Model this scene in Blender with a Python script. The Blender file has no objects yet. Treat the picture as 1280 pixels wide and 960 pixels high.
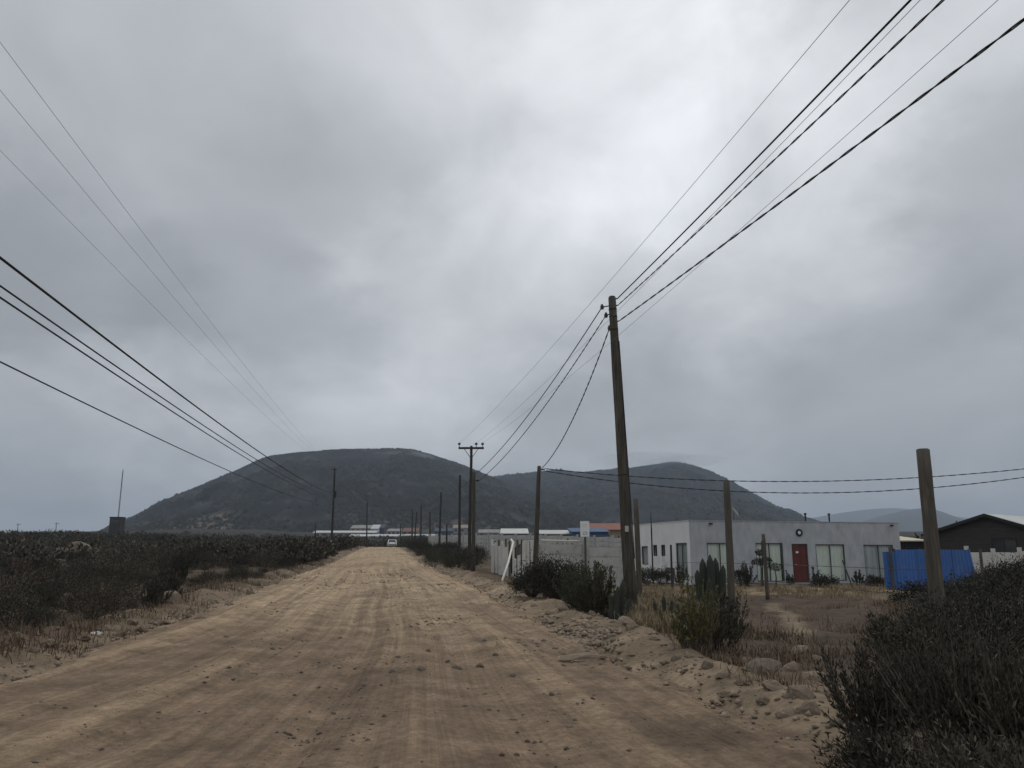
import bpy, math, random
import numpy as np
from mathutils import Vector, Matrix, noise as mnoise
R = math.radians
random.seed(11)
SC = bpy.context.scene
COL = SC.collection

# ------------------------------------------------------------------ camera, sky, sun, exposure
PITCH = math.atan(0.21)
CP, SP = math.cos(PITCH), math.sin(PITCH)
cam_d = bpy.data.cameras.new('camera'); cam = bpy.data.objects.new('camera', cam_d); COL.objects.link(cam)
cam.location = (0, 0, 1.6); cam.rotation_euler = (math.pi / 2 + PITCH, 0, 0)
cam_d.sensor_width = 36; cam_d.lens = 28.125; cam_d.clip_start = 0.05; cam_d.clip_end = 20000
SC.camera = cam
SUN_EL, SUN_AZ = R(58), R(18)          # azimuth measured from +Y (the way the camera looks) towards +X

def ray(px, py):
    a, b = (px - 640) / 1000, (480 - py) / 1000
    return Vector((a, CP - b * SP, SP + b * CP))
def PT(px, py, Y):
    r = ray(px, py); return Vector((0, 0, 1.6)) + r * (Y / r.y)
def GX(px, Y, py=700): return PT(px, py, Y).x
def ZY(py, Y): return PT(640, py, Y).z

W = bpy.data.worlds.new('World'); SC.world = W; W.use_nodes = True
def build_world():
    nt = W.node_tree; N = nt.nodes; L = nt.links; N.clear()
    def new(t, **k):
        n = N.new(t)
        for a, v in k.items(): setattr(n, a, v)
        return n
    def math_(op, a, b=None, clamp=False):
        n = new('ShaderNodeMath', operation=op, use_clamp=clamp)
        for i, v in enumerate((a, b)):
            if v is None: continue
            if isinstance(v, (int, float)): n.inputs[i].default_value = v
            else: L.new(v, n.inputs[i])
        return n.outputs[0]
    out = new('ShaderNodeOutputWorld')
    sky = new('ShaderNodeTexSky', sky_type='NISHITA', sun_disc=False, sun_elevation=SUN_EL, sun_rotation=SUN_AZ)
    sky.altitude = 100; sky.air_density = 1.0; sky.dust_density = 3.0
    tc = new('ShaderNodeTexCoord')
    nrm = new('ShaderNodeVectorMath', operation='NORMALIZE'); L.new(tc.outputs['Generated'], nrm.inputs[0])
    d = nrm.outputs[0]
    sep = new('ShaderNodeSeparateXYZ'); L.new(d, sep.inputs[0])
    zc = math_('MAXIMUM', sep.outputs[2], 0.0)
    zz = math_('ADD', zc, 0.36)
    cx, cy = math_('DIVIDE', sep.outputs[0], zz), math_('DIVIDE', sep.outputs[1], zz)
    cmb = new('ShaderNodeCombineXYZ'); L.new(cx, cmb.inputs[0]); L.new(cy, cmb.inputs[1])
    def nz(scale, detail, rough, dist, off):
        mp = new('ShaderNodeMapping'); L.new(cmb.outputs[0], mp.inputs[0]); mp.inputs['Location'].default_value = off
        mp.inputs['Rotation'].default_value = (0, 0, R(35)); mp.inputs['Scale'].default_value = (1.0, 0.75, 1)
        t = new('ShaderNodeTexNoise'); L.new(mp.outputs[0], t.inputs['Vector'])
        t.inputs['Scale'].default_value = scale * 1.25; t.inputs['Detail'].default_value = detail
        t.inputs['Roughness'].default_value = rough; t.inputs['Distortion'].default_value = dist
        return t.outputs['Fac']
    n1 = nz(0.9, 5, 0.5, 0.35, (3.1, 0.4, 0)); n2 = nz(2.6, 6, 0.55, 0.5, (7.7, 2.2, 0))
    # thinner and thicker parts of the cloud deck
    wn = new('ShaderNodeTexNoise'); L.new(cmb.outputs[0], wn.inputs['Vector']); wn.inputs['Scale'].default_value = 2.1; wn.inputs['Detail'].default_value = 6; wn.inputs['Roughness'].default_value = 0.6
    ws = new('ShaderNodeVectorMath', operation='SUBTRACT'); L.new(wn.outputs['Color'], ws.inputs[0]); ws.inputs[1].default_value = (.5, .5, .5)
    wm = new('ShaderNodeVectorMath', operation='MULTIPLY_ADD'); L.new(ws.outputs[0], wm.inputs[0]); wm.inputs[1].default_value = (.34, .34, .34); L.new(d, wm.inputs[2])
    wd = new('ShaderNodeVectorMath', operation='NORMALIZE'); L.new(wm.outputs[0], wd.inputs[0]); d = wd.outputs[0]
    tot = None
    for px, py, ang, amp in CLOUD_PARTS:
        r = ray(px, py).normalized()
        dt = new('ShaderNodeVectorMath', operation='DOT_PRODUCT'); L.new(d, dt.inputs[0]); dt.inputs[1].default_value = r
        mr = new('ShaderNodeMapRange', interpolation_type='SMOOTHERSTEP'); L.new(dt.outputs['Value'], mr.inputs['Value'])
        mr.inputs['From Min'].default_value = math.cos(R(ang)); mr.inputs['From Max'].default_value = 1.0
        mr.inputs['To Min'].default_value = 0; mr.inputs['To Max'].default_value = amp
        tot = mr.outputs[0] if tot is None else math_('ADD', tot, mr.outputs[0])
    v = math_('ADD', math_('MULTIPLY', math_('SUBTRACT', n1, 0.5), 0.58), math_('MULTIPLY', math_('SUBTRACT', n2, 0.5), 0.62))
    modul = math_('MULTIPLY_ADD', n2, 1.5)
    modul.node.inputs[2].default_value = 0.35
    v = math_('ADD', v, math_('MULTIPLY', tot, modul))
    # an overcast deck is brighter overhead than at the horizon
    base = math_('MULTIPLY_ADD', zc, 0.27); base.node.inputs[2].default_value = 0.345
    lum = math_('MULTIPLY', base, math_('MAXIMUM', math_('ADD', v, 1.0), 0.3))
    colr = new('ShaderNodeValToRGB'); L.new(lum, colr.inputs[0])
    e = colr.color_ramp.elements
    e[0].position = 0.0; e[0].color = (0, 0, 0, 1); e[1].position = 1.0; e[1].color = (0.99, 1.02, 1.06, 1)
    for p, c in ((0.2, (0.186, 0.199, 0.212)), (0.4, (0.384, 0.403, 0.424)), (0.6, (0.586, 0.607, 0.632))):
        q = e.new(p); q.color = (*c, 1)
    bs = new('ShaderNodeBackground'); bs.inputs[1].default_value = 0.06; L.new(sky.outputs[0], bs.inputs[0])
    bc = new('ShaderNodeBackground'); bc.inputs[1].default_value = 1.0; L.new(colr.outputs[0], bc.inputs[0])
    mx = new('ShaderNodeMixShader'); mx.inputs[0].default_value = 0.95
    L.new(bs.outputs[0], mx.inputs[1]); L.new(bc.outputs[0], mx.inputs[2]); L.new(mx.outputs[0], out.inputs[0])
CLOUD_PARTS = [(800, 120, 12, 0.25), (930, 270, 15, 0.28), (610, 340, 12, 0.22), (480, 545, 10, 0.24), (720, 200, 14, 0.08), (560, 110, 12, 0.04), (60, 120, 18, -0.12), (330, 60, 14, -0.06),
               (330, 420, 10, -0.16), (60, 420, 14, -0.22), (420, 230, 10, -0.10), (1250, 250, 9, -0.16), (1120, 480, 14, -0.16),
               (60, 600, 9, 0.20), (230, 560, 8, 0.16), (760, 430, 9, -0.10)]
build_world()
sun_d = bpy.data.lights.new('sun', 'SUN'); sun = bpy.data.objects.new('sun', sun_d); COL.objects.link(sun)
sun_d.energy = 0.5; sun_d.angle = R(45); sun_d.color = (1.0, 0.96, 0.9)
sv = Vector((math.sin(SUN_AZ) * math.cos(SUN_EL), math.cos(SUN_AZ) * math.cos(SUN_EL), math.sin(SUN_EL)))
sun.rotation_euler = (-sv).to_track_quat('-Z', 'Y').to_euler(); sun.location = (0, 0, 60)
SC.view_settings.view_transform = 'Standard'; SC.view_settings.look = 'None'
SC.view_settings.exposure = 0.38; SC.view_settings.gamma = 1.0; SC.view_settings.use_curve_mapping = False
SC.cycles.max_bounces = 5; SC.cycles.diffuse_bounces = 3; SC.cycles.glossy_bounces = 2
SC.cycles.transmission_bounces = 3; SC.cycles.transparent_max_bounces = 8; SC.cycles.volume_bounces = 0
SC.cycles.use_denoising = True

# ------------------------------------------------------------------ noise and terrain functions
def perlin(x, y, seed=0):
    x = np.asarray(x, float); y = np.asarray(y, float)
    xi = np.floor(x).astype(np.int64); yi = np.floor(y).astype(np.int64)
    xf, yf = x - xi, y - yi
    def g(ix, iy, dx, dy):
        h = (ix * 374761393 + iy * 668265263 + seed * 974634777) & 0x7fffffff
        h = ((h ^ (h >> 13)) * 1274126177) & 0x7fffffff
        a = ((h ^ (h >> 16)) & 1023) / 1023.0 * 2 * np.pi
        return np.cos(a) * dx + np.sin(a) * dy
    u = xf * xf * xf * (xf * (xf * 6 - 15) + 10); w = yf * yf * yf * (yf * (yf * 6 - 15) + 10)
    a = g(xi, yi, xf, yf); b = g(xi + 1, yi, xf - 1, yf); c = g(xi, yi + 1, xf, yf - 1); e = g(xi + 1, yi + 1, xf - 1, yf - 1)
    return (a + (b - a) * u) * (1 - w) + (c + (e - c) * u) * w
def fbm(x, y, o=4, seed=0, rough=0.5):
    s, a, t = 0, 1, 0
    for i in range(o):
        s = s + a * perlin(x * 2 ** i, y * 2 ** i, seed + i * 7); a *= rough
    return s * 1.5
def sstep(a, b, x):
    t = np.clip((np.asarray(x, float) - a) / (b - a), 0, 1); return t * t * (3 - 2 * t)
def lerp(a, b, t): return a + (b - a) * t
HW = 4.2
def HWY(Y): return 4.2 - .9 * sstep(26, 70, Y) - .6 * sstep(80, 150, Y)
def WL(x, y): return (x - XC(y)) * (HW / HWY(y))
def XC(Y): return -0.55 - 0.156 * np.asarray(Y, float)
PY = [-400, 14, 30, 75, 130, 160, 200, 260, 500, 700, 900, 9000]
PZR = [0, 0, 0.2, 1.08, 2.25, 2.55, 2.1, 3.2, 12, 19, 20, 20]
PZF = [0, 0, -0.03, 1.15, 2.2, 2.5, 2.6, 4, 12, 19, 20, 20]
def prof(Y, Z):
    s = 0
    for d in (-6, -3, 0, 3, 6): s = s + np.interp(np.asarray(Y, float) + d, PYs, Z)
    return s / 5
PYs = PY
PZF_ = list(PZF)
def ZR(Y): return prof(Y, PZR)
def ZFIELD(Y):
    return sum(np.interp(np.asarray(Y, float) + d, [-400, 12, 25, 35, 48, 75, 150, 200, 260, 500, 700, 9000], [0, 0, 0.02, 0.0, -0.1, 1.15, 2.5, 2.6, 4, 12, 19, 20]) for d in (-3, 0, 3)) / 3
def H(x, y, fine=True):
    x = np.asarray(x, float); y = np.asarray(y, float)
    w = x - XC(y); hw = HWY(y); v = w - hw; u = -w - hw
    z = ZR(y) * np.ones_like(x)
    z = lerp(z, ZFIELD(y), sstep(1.5, 8, v))
    z = z + 1.9 * sstep(8, 120, u) * sstep(30, 170, y)
    z = z + (1.1 * fbm(x * .022, y * .02, 3, 15) + .35 * fbm(x * .09, y * .07, 2, 17)) * sstep(4, 40, u) * sstep(25, 80, y)
    z = z - 6 * sstep(140, 420, u) * sstep(120, 300, y)
    n = fbm(x * 0.35, y * 0.35, 3, 5)
    off = np.clip(np.maximum(u, v), 0, None)
    z = z + 0.10 * n * sstep(0.2, 3, off)
    # earth banks thrown up along both edges of the road
    nb = 0.6 + 0.8 * fbm(x * 0.7, y * 0.5, 3, 9)
    z = z + 0.26 * nb * np.exp(-((u - 0.9) / 0.7) ** 2) + 0.24 * nb * np.exp(-((v - 0.7) / 0.75) ** 2) * sstep(55, 40, y)
    if fine:
        z = z + sstep(0.0, 1.0, off) * 0.035 * fbm(x * 2.2, y * 2.2, 3, 21)
    return z
def TURN(w, y): return .0055 * np.maximum(0, 22 - y) ** 2 * sstep(2.5, -2.5, w) * (y > -5)   # wheel tracks swing across the road near the viewpoint
def HR(x, y):
    """surface of the dirt road: wheel ruts, washboard and lumps"""
    w = WL(x, y)
    wob = w + TURN(w, y) + 0.35 * fbm(y * 0.05, y * 0 + 3.3, 2, 31)
    rut = fbm(wob * 1.3, y * 0.022, 3, 41) + .5 * fbm(wob * 4.2, y * .04, 2, 143)
    z = ZR(y) + 0.05 * rut * sstep(4.4, 3.6, abs(w))
    z = z + 0.022 * fbm(x * 0.5, y * 0.3, 3, 51) + 0.006 * fbm(x * 4, y * 4, 3, 61)
    edge = 0.35 * fbm(y * 0.45, w * 0.3, 3, 71) + 0.15 * fbm(y * 1.9, w, 2, 73)
    z = z + 0.025 - 0.30 * sstep(HW - 0.25, HW + 0.75, abs(w) + edge)
    return z
def hz(x, y): return float(H(np.array([x]), np.array([y]))[0])

# ------------------------------------------------------------------ mesh helpers
class MB:
    def __init__(s): s.v = []; s.f = []
    def add(s, v, f):
        o = len(s.v); s.v.extend(v); s.f.extend([tuple(i + o for i in q) for q in f]); return s
    def box(s, c, d, rot=None):
        x, y, z = d[0] / 2, d[1] / 2, d[2] / 2
        vs = [Vector(p) for p in ((-x, -y, -z), (x, -y, -z), (x, y, -z), (-x, y, -z), (-x, -y, z), (x, -y, z), (x, y, z), (-x, y, z))]
        if rot is not None: vs = [rot @ p for p in vs]
        c = Vector(c)
        return s.add([tuple(p + c) for p in vs], [(3, 2, 1, 0), (4, 5, 6, 7), (0, 1, 5, 4), (1, 2, 6, 5), (2, 3, 7, 6), (3, 0, 4, 7)])
    def span(s, a, b):
        return s.box([(a[i] + b[i]) / 2 for i in range(3)], [abs(b[i] - a[i]) for i in range(3)])
    def tube(s, pts, rad, n=8, cap=True):
        pts = [Vector(p) for p in pts]
        if not hasattr(rad, '__len__'): rad = [rad] * len(pts)
        vs = []; prev = None
        for i, p in enumerate(pts):
            t = (pts[min(i + 1, len(pts) - 1)] - pts[max(i - 1, 0)]).normalized()
            if prev is None:
                a = Vector((1, 0, 0)) if abs(t.x) < 0.9 else Vector((0, 1, 0))
                prev = t.cross(a).normalized()
            e1 = (prev - t * prev.dot(t)).normalized(); e2 = t.cross(e1); prev = e1
            for k in range(n):
                a = 2 * math.pi * k / n
                vs.append(tuple(p + (e1 * math.cos(a) + e2 * math.sin(a)) * rad[i]))
        fs = [(i * n + k, i * n + (k + 1) % n, (i + 1) * n + (k + 1) % n, (i + 1) * n + k) for i in range(len(pts) - 1) for k in range(n)]
        if cap: fs += [tuple(range(n))[::-1], tuple((len(pts) - 1) * n + k for k in range(n))]
        return s.add(vs, fs)
    def build(s, name, mat, parent=None, smooth=False):
        me = bpy.data.meshes.new(name); me.from_pydata(s.v, [], s.f); me.validate(); me.update()
        return link(name, me, mat, parent, smooth)
def link(name, me, mat, parent=None, smooth=False):
    if mat is not None and not me.materials: me.materials.append(mat)
    if smooth: me.polygons.foreach_set('use_smooth', [True] * len(me.polygons))
    o = bpy.data.objects.new(name, me); COL.objects.link(o)
    if parent is not None: o.parent = parent
    return o
def np_mesh(name, V, F):
    """V (n,3), F (m,4 or 3) -> mesh, fast"""
    me = bpy.data.meshes.new(name); k = F.shape[1]
    me.vertices.add(len(V)); me.vertices.foreach_set('co', V.astype(np.float32).ravel())
    me.loops.add(F.size); me.loops.foreach_set('vertex_index', F.astype(np.int32).ravel())
    me.polygons.add(len(F)); me.polygons.foreach_set('loop_start', np.arange(0, F.size, k, dtype=np.int32))
    me.update(calc_edges=True)
    return me
def tag(o, label=None, cat=None, group=None, kind=None):
    for k, v in (('label', label), ('category', cat), ('group', group), ('kind', kind)):
        if v: o[k] = v
    return o
def empty(name, loc, rz=0, label=None, cat=None, group=None):
    o = bpy.data.objects.new(name, None); COL.objects.link(o); o.empty_display_size = 0.2
    o.location = loc; o.rotation_euler = (0, 0, rz); return tag(o, label, cat, group)
def copy_tree(o, parent=None):
    c = o.copy(); COL.objects.link(c); c.parent = parent
    for ch in list(o.children): copy_tree(ch, c)
    return c

# ------------------------------------------------------------------ materials
def material(name, c1, c2=None, scale=4.0, rough=0.85, bump=0.0, bscale=None, stretch=(1, 1, 1), detail=5, c3=None, s3=0.6, t3=0.62, island=0.0, objrand=0.0, attr=None, alt=None, altp=.72, metallic=0.0, spec=0.3):
    m = bpy.data.materials.new(name); m.use_nodes = True
    nt = m.node_tree; N = nt.nodes; L = nt.links
    bs = N['Principled BSDF']; bs.inputs['Roughness'].default_value = rough; bs.inputs['Metallic'].default_value = metallic
    bs.inputs['Specular IOR Level'].default_value = spec
    tc = N.new('ShaderNodeTexCoord'); mp = N.new('ShaderNodeMapping'); mp.inputs['Scale'].default_value = stretch
    L.new(tc.outputs['Object'], mp.inputs[0])
    def noise(sc, dt=detail):
        t = N.new('ShaderNodeTexNoise'); t.inputs['Scale'].default_value = sc; t.inputs['Detail'].default_value = dt
        t.inputs['Roughness'].default_value = 0.6
        L.new(mp.outputs[0], t.inputs['Vector']); return t.outputs['Fac']
    def mix(f, a, b, mode='MIX'):
        n = N.new('ShaderNodeMix'); n.data_type = 'RGBA'; n.blend_type = mode
        for s, v in ((n.inputs[0], f), (n.inputs[6], a), (n.inputs[7], b)):
            if isinstance(v, (int, float)): s.default_value = v
            elif isinstance(v, tuple): s.default_value = (*v, 1)
            else: L.new(v, s)
        return n.outputs[2]
    def ramp(v, lo, hi):
        n = N.new('ShaderNodeMapRange'); L.new(v, n.inputs[0]); n.inputs[1].default_value = lo; n.inputs[2].default_value = hi; return n.outputs[0]
    col = c1
    if attr:
        a = N.new('ShaderNodeAttribute'); a.attribute_name = attr; col = a.outputs['Color']
        f = noise(scale); g = N.new('ShaderNodeMapRange'); L.new(f, g.inputs[0]); g.inputs[1].default_value = 0.25; g.inputs[2].default_value = 0.75
        g.inputs[3].default_value = 0.62; g.inputs[4].default_value = 1.35
        f2 = noise(scale * 9, 3); g2 = N.new('ShaderNodeMapRange'); L.new(f2, g2.inputs[0]); g2.inputs[1].default_value = 0.25; g2.inputs[2].default_value = 0.75
        g2.inputs[3].default_value = 0.72; g2.inputs[4].default_value = 1.26
        mm = N.new('ShaderNodeMath'); mm.operation = 'MULTIPLY'; L.new(g.outputs[0], mm.inputs[0]); L.new(g2.outputs[0], mm.inputs[1])
        vm = N.new('ShaderNodeVectorMath'); vm.operation = 'SCALE'; L.new(col, vm.inputs[0]); L.new(mm.outputs[0], vm.inputs['Scale']); col = vm.outputs[0]
    elif c2 is not None:
        col = mix(ramp(noise(scale), 0.3, 0.7), c1, c2)
    if c3 is not None:
        col = mix(ramp(noise(s3), t3 - 0.06, t3 + 0.08), col, c3)
    if alt is not None:
        gi = N.new('ShaderNodeNewGeometry'); mu = N.new('ShaderNodeMath'); mu.operation = 'MULTIPLY'; mu.inputs[1].default_value = 17.31; L.new(gi.outputs['Random Per Island'], mu.inputs[0])
        fr_ = N.new('ShaderNodeMath'); fr_.operation = 'FRACT'; L.new(mu.outputs[0], fr_.inputs[0]); gt = N.new('ShaderNodeMath'); gt.operation = 'GREATER_THAN'; gt.inputs[1].default_value = altp; L.new(fr_.outputs[0], gt.inputs[0])
        col = mix(gt.outputs[0], col, alt)
    if island or objrand:
        for amt, src in ((island, 'isl'), (objrand, 'obj')):
            if not amt: continue
            n = N.new('ShaderNodeNewGeometry' if src == 'isl' else 'ShaderNodeObjectInfo')
            o = n.outputs['Random Per Island'] if src == 'isl' else n.outputs['Random']
            g = N.new('ShaderNodeMapRange'); L.new(o, g.inputs[0]); g.inputs[3].default_value = 1 - amt; g.inputs[4].default_value = 1 + amt
            vm = N.new('ShaderNodeVectorMath'); vm.operation = 'SCALE'
            if isinstance(col, tuple): vm.inputs[0].default_value = col
            else: L.new(col, vm.inputs[0])
            L.new(g.outputs[0], vm.inputs['Scale']); col = vm.outputs[0]
    if isinstance(col, tuple): bs.inputs['Base Color'].default_value = (*col, 1)
    else: L.new(col, bs.inputs['Base Color'])
    if bump:
        b = N.new('ShaderNodeBump'); b.inputs['Strength'].default_value = bump; b.inputs['Distance'].default_value = 0.02
        L.new(noise(bscale or scale * 3, 8), b.inputs['Height']); L.new(b.outputs[0], bs.inputs['Normal'])
    return m
def glass_mat():
    m = bpy.data.materials.new('window_glass'); m.use_nodes = True; nt = m.node_tree; N = nt.nodes; L = nt.links; N.clear()
    out = N.new('ShaderNodeOutputMaterial'); tr = N.new('ShaderNodeBsdfTransparent'); gl = N.new('ShaderNodeBsdfGlossy')
    tr.inputs[0].default_value = (.93, .95, .94, 1); gl.inputs['Roughness'].default_value = 0.03
    lw = N.new('ShaderNodeLayerWeight'); lw.inputs[0].default_value = .25; pw = N.new('ShaderNodeMath'); pw.operation = 'POWER'; pw.inputs[1].default_value = 3; L.new(lw.outputs['Facing'], pw.inputs[0]); fr = N.new('ShaderNodeMath'); fr.operation = 'MULTIPLY_ADD'; fr.inputs[1].default_value = .6; fr.inputs[2].default_value = .03; L.new(pw.outputs[0], fr.inputs[0]); mx = N.new('ShaderNodeMixShader')
    L.new(fr.outputs[0], mx.inputs[0]); L.new(tr.outputs[0], mx.inputs[1]); L.new(gl.outputs[0], mx.inputs[2]); L.new(mx.outputs[0], out.inputs[0])
    return m
M = {}
def road_material():
    """compacted sandy dirt: long wheel streaks along the road, grit and damp patches"""
    m = material('road_dirt', (.3, .24, .17), attr='soil', scale=1.3, rough=0.95, bump=0.0, spec=0.1)
    nt = m.node_tree; N = nt.nodes; L = nt.links; bs = N['Principled BSDF']; src = bs.inputs['Base Color'].links[0].from_socket
    at = N.new('ShaderNodeAttribute'); at.attribute_name = 'track'; tc = N.new('ShaderNodeTexCoord')
    def nz(vec, sc, scale=1.0, det=4, rough=.6):
        mp = N.new('ShaderNodeMapping'); mp.inputs['Scale'].default_value = sc; L.new(vec, mp.inputs[0]); t = N.new('ShaderNodeTexNoise'); t.inputs['Scale'].default_value = scale; t.inputs['Detail'].default_value = det; t.inputs['Roughness'].default_value = rough; L.new(mp.outputs[0], t.inputs[0]); return t.outputs[0]
    def rng_(v, a, b, lo, hi):
        g = N.new('ShaderNodeMapRange'); L.new(v, g.inputs[0]); g.inputs[1].default_value = a; g.inputs[2].default_value = b; g.inputs[3].default_value = lo; g.inputs[4].default_value = hi; return g.outputs[0]
    def mul(a, b):
        n = N.new('ShaderNodeMath'); n.operation = 'MULTIPLY'; L.new(a, n.inputs[0]); L.new(b, n.inputs[1]); return n.outputs[0]
    s1 = nz(at.outputs['Vector'], (5.5, .07, 1), 1, 4, .7); s2 = nz(at.outputs['Vector'], (17, .22, 1), 1, 3, .7); g1 = nz(tc.outputs['Object'], (1, 1, 1), 45, 4, .7)
    f = mul(mul(rng_(s1, .3, .7, .80, 1.16), rng_(s2, .3, .7, .86, 1.12)), rng_(g1, .3, .7, .80, 1.18))
    vm = N.new('ShaderNodeVectorMath'); vm.operation = 'SCALE'; L.new(src, vm.inputs[0]); L.new(f, vm.inputs['Scale']); L.new(vm.outputs[0], bs.inputs['Base Color'])
    hsum = N.new('ShaderNodeMath'); hsum.operation = 'ADD'; L.new(s2, hsum.inputs[0]); L.new(g1, hsum.inputs[1]); h2 = N.new('ShaderNodeMath'); h2.operation = 'ADD'; L.new(hsum.outputs[0], h2.inputs[0]); L.new(s1, h2.inputs[1])
    b = N.new('ShaderNodeBump'); b.inputs['Strength'].default_value = .9; b.inputs['Distance'].default_value = .03; L.new(h2.outputs[0], b.inputs['Height']); L.new(b.outputs[0], bs.inputs['Normal'])
    return m
M['road'] = road_material()
M['soil'] = material('verge_soil', (.2, .15, .1), attr='soil', scale=1.1, rough=0.95, bump=1.0, bscale=17, spec=0.1)
M['hill'] = material('hill_scrub', (.030, .031, .026), (.062, .058, .047), scale=0.028, rough=0.95, detail=9, spec=0.05, c3=(.10, .085, .07), s3=0.010, t3=0.66)
M['hillsand'] = material('hill_scrub_and_sand', (.06, .06, .05), attr='soil', scale=0.02, rough=0.95, detail=9, spec=0.05)
M['hillbush'] = material('hill_bushes', (.014, .016, .013), (.028, .028, .022), scale=0.05, rough=0.9, island=0.4, spec=0.05)
M['wood'] = material('weathered_pole_wood', (.10, .088, .066), (.034, .031, .026), scale=7, rough=0.9, bump=0.8, bscale=14, stretch=(3, 3, 0.22), c3=(.13, .115, .09), s3=2.2)
M['woodgrey'] = material('grey_post_wood', (.125, .108, .085), (.06, .052, .042), scale=6, rough=0.92, bump=0.9, bscale=16, stretch=(3, 3, 0.25), c3=(.19, .165, .13), s3=3)
M['polefar'] = material('dark_pole_wood', (.035, .033, .032), (.055, .05, .046), scale=3, rough=0.9, stretch=(2, 2, .2))
M['poleconc'] = material('pale_pole_foot', (.42, .41, .38), (.3, .29, .27), scale=3, rough=0.9)
M['cable'] = material('black_cable', (.012, .012, .014), (.02, .02, .022), scale=3, rough=0.6)
M['hv'] = material('bare_conductor', (.20, .21, .22), (.26, .27, .28), scale=2, rough=0.5, metallic=0.4)
M['iron'] = material('dark_iron', (.03, .03, .032), (.05, .045, .04), scale=8, rough=0.6, metallic=0.5)
M['porc'] = material('glazed_insulator', (.05, .035, .03), (.07, .05, .04), scale=8, rough=0.3)
M['render_white'] = material('white_render', (.74, .74, .73), (.62, .62, .61), scale=1.1, rough=0.9, bump=0.25, c3=(.40, .39, .38), s3=0.55, t3=0.66, stretch=(1, 1, .7))
M['render_grey'] = material('bluish_grey_render', (.45, .46, .475), (.32, .33, .345), scale=2.0, rough=0.9, bump=0.4, c3=(.30, .305, .31), s3=1.3, t3=0.64, stretch=(1.2, 1.2, .6))
M['slab'] = material('cast_concrete', (.46, .455, .43), (.32, .315, .30), scale=2.4, rough=0.93, bump=0.5, c3=(.20, .197, .185), s3=1.1, t3=0.62)
M['slabpale'] = material('pale_concrete', (.58, .57, .54), (.45, .44, .415), scale=2.2, rough=0.93, bump=0.4, c3=(.24, .235, .22), s3=1.6, t3=0.66)
M['red'] = material('red_painted_door', (.13, .03, .026), (.09, .022, .02), scale=3, rough=0.5)
M['frame'] = material('dark_window_frame', (.05, .05, .052), (.07, .07, .07), scale=5, rough=0.5)
M['curtain'] = material('pale_curtain', (.80, .81, .74), (.62, .64, .58), scale=1.2, rough=0.95, stretch=(6, 6, .4))
M['curtaind'] = material('grey_curtain', (.52, .54, .55), (.34, .36, .375), scale=1.4, rough=0.95, stretch=(6, 6, .4))
M['glass'] = glass_mat()
M['dark'] = material('dark_interior', (.02, .02, .022), (.03, .03, .03), scale=1, rough=0.9)
M['blue'] = material('blue_painted_sheet', (.06, .15, .40), (.05, .125, .34), scale=1.2, rough=0.6, c3=(.11, .17, .33), s3=1.3, t3=0.58, stretch=(1, 1, .5), objrand=0.14)
M['darkwood'] = material('dark_stained_boards', (.055, .05, .045), (.035, .032, .03), scale=2, rough=0.85, stretch=(1, 1, 4))
M['zinc'] = material('pale_zinc_roof', (.50, .51, .48), (.40, .40, .37), scale=1.1, rough=0.6, stretch=(1, .3, 1))
M['cream'] = material('cream_roof', (.55, .50, .36), (.45, .40, .28), scale=2, rough=0.7)
M['terracotta'] = material('rust_orange_roof', (.24, .085, .05), (.17, .065, .045), scale=1.0, rough=0.8)
M['bluewall'] = material('dull_blue_wall', (.075, .12, .21), (.06, .095, .17), scale=0.8, rough=0.8)
M['farblue'] = material('dusty_dark_blue', (.06, .075, .105), (.05, .06, .085), scale=0.5, rough=0.9)
M['farred'] = material('dusty_red_roof', (.17, .10, .075), (.13, .08, .06), scale=0.5, rough=0.9)
M['whitewall'] = material('white_far_wall', (.52, .52, .51), (.4, .4, .39), scale=0.4, rough=0.9)
M['greywall'] = material('grey_far_wall', (.27, .26, .245), (.19, .185, .175), scale=0.4, rough=0.9)
M['tanwall'] = material('tan_far_wall', (.28, .23, .17), (.2, .165, .125), scale=0.4, rough=0.9)
M['signw'] = material('white_sign_face', (.75, .76, .77), (.66, .67, .68), scale=4, rough=0.6)
M['signg'] = material('grey_print', (.30, .31, .32), (.24, .25, .26), scale=6, rough=0.6)
M['pvc'] = material('cream_plastic_pipe', (.66, .64, .54), (.55, .53, .44), scale=2, rough=0.5)
M['paint'] = material('white_car_paint', (.75, .75, .75), (.68, .68, .68), scale=2, rough=0.3)
M['navy'] = material('navy_car_paint', (.025, .03, .06), (.02, .025, .05), scale=2, rough=0.35)
M['tyre'] = material('black_rubber', (.02, .02, .02), (.03, .03, .03), scale=5, rough=0.9)
M['carglass'] = material('dark_car_glass', (.02, .022, .025), (.03, .03, .03), scale=2, rough=0.1, spec=0.6)
M['rock'] = material('tan_field_stone', (.22, .17, .122), (.13, .103, .078), scale=5, rough=0.95, bump=0.8, c3=(.29, .23, .165), s3=2.6, objrand=0.25)
M['rockgrey'] = material('brown_boulder', (.16, .128, .096), (.10, .082, .064), scale=3, rough=0.95, bump=0.8, objrand=0.15)
M['rubble'] = material('dusty_rubble', (.26, .205, .15), (.16, .125, .095), scale=6, rough=0.95, bump=0.6, island=0.3)
M['pebble'] = material('road_pebbles', (.16, .125, .095), (.085, .068, .055), scale=6, rough=0.95, island=0.45)
M['leafdark'] = material('dark_scrub_leaves', (.046, .044, .033), (.028, .027, .022), scale=0.8, rough=0.75, alt=(.062, .055, .042), altp=.8, island=0.45, objrand=0.25, spec=0.2)
M['leafscrub'] = material('brown_green_scrub', (.072, .063, .046), (.045, .041, .032), scale=0.5, rough=0.8, alt=(.11, .095, .07), altp=.78, island=0.4, objrand=0.3, spec=0.15)
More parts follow.
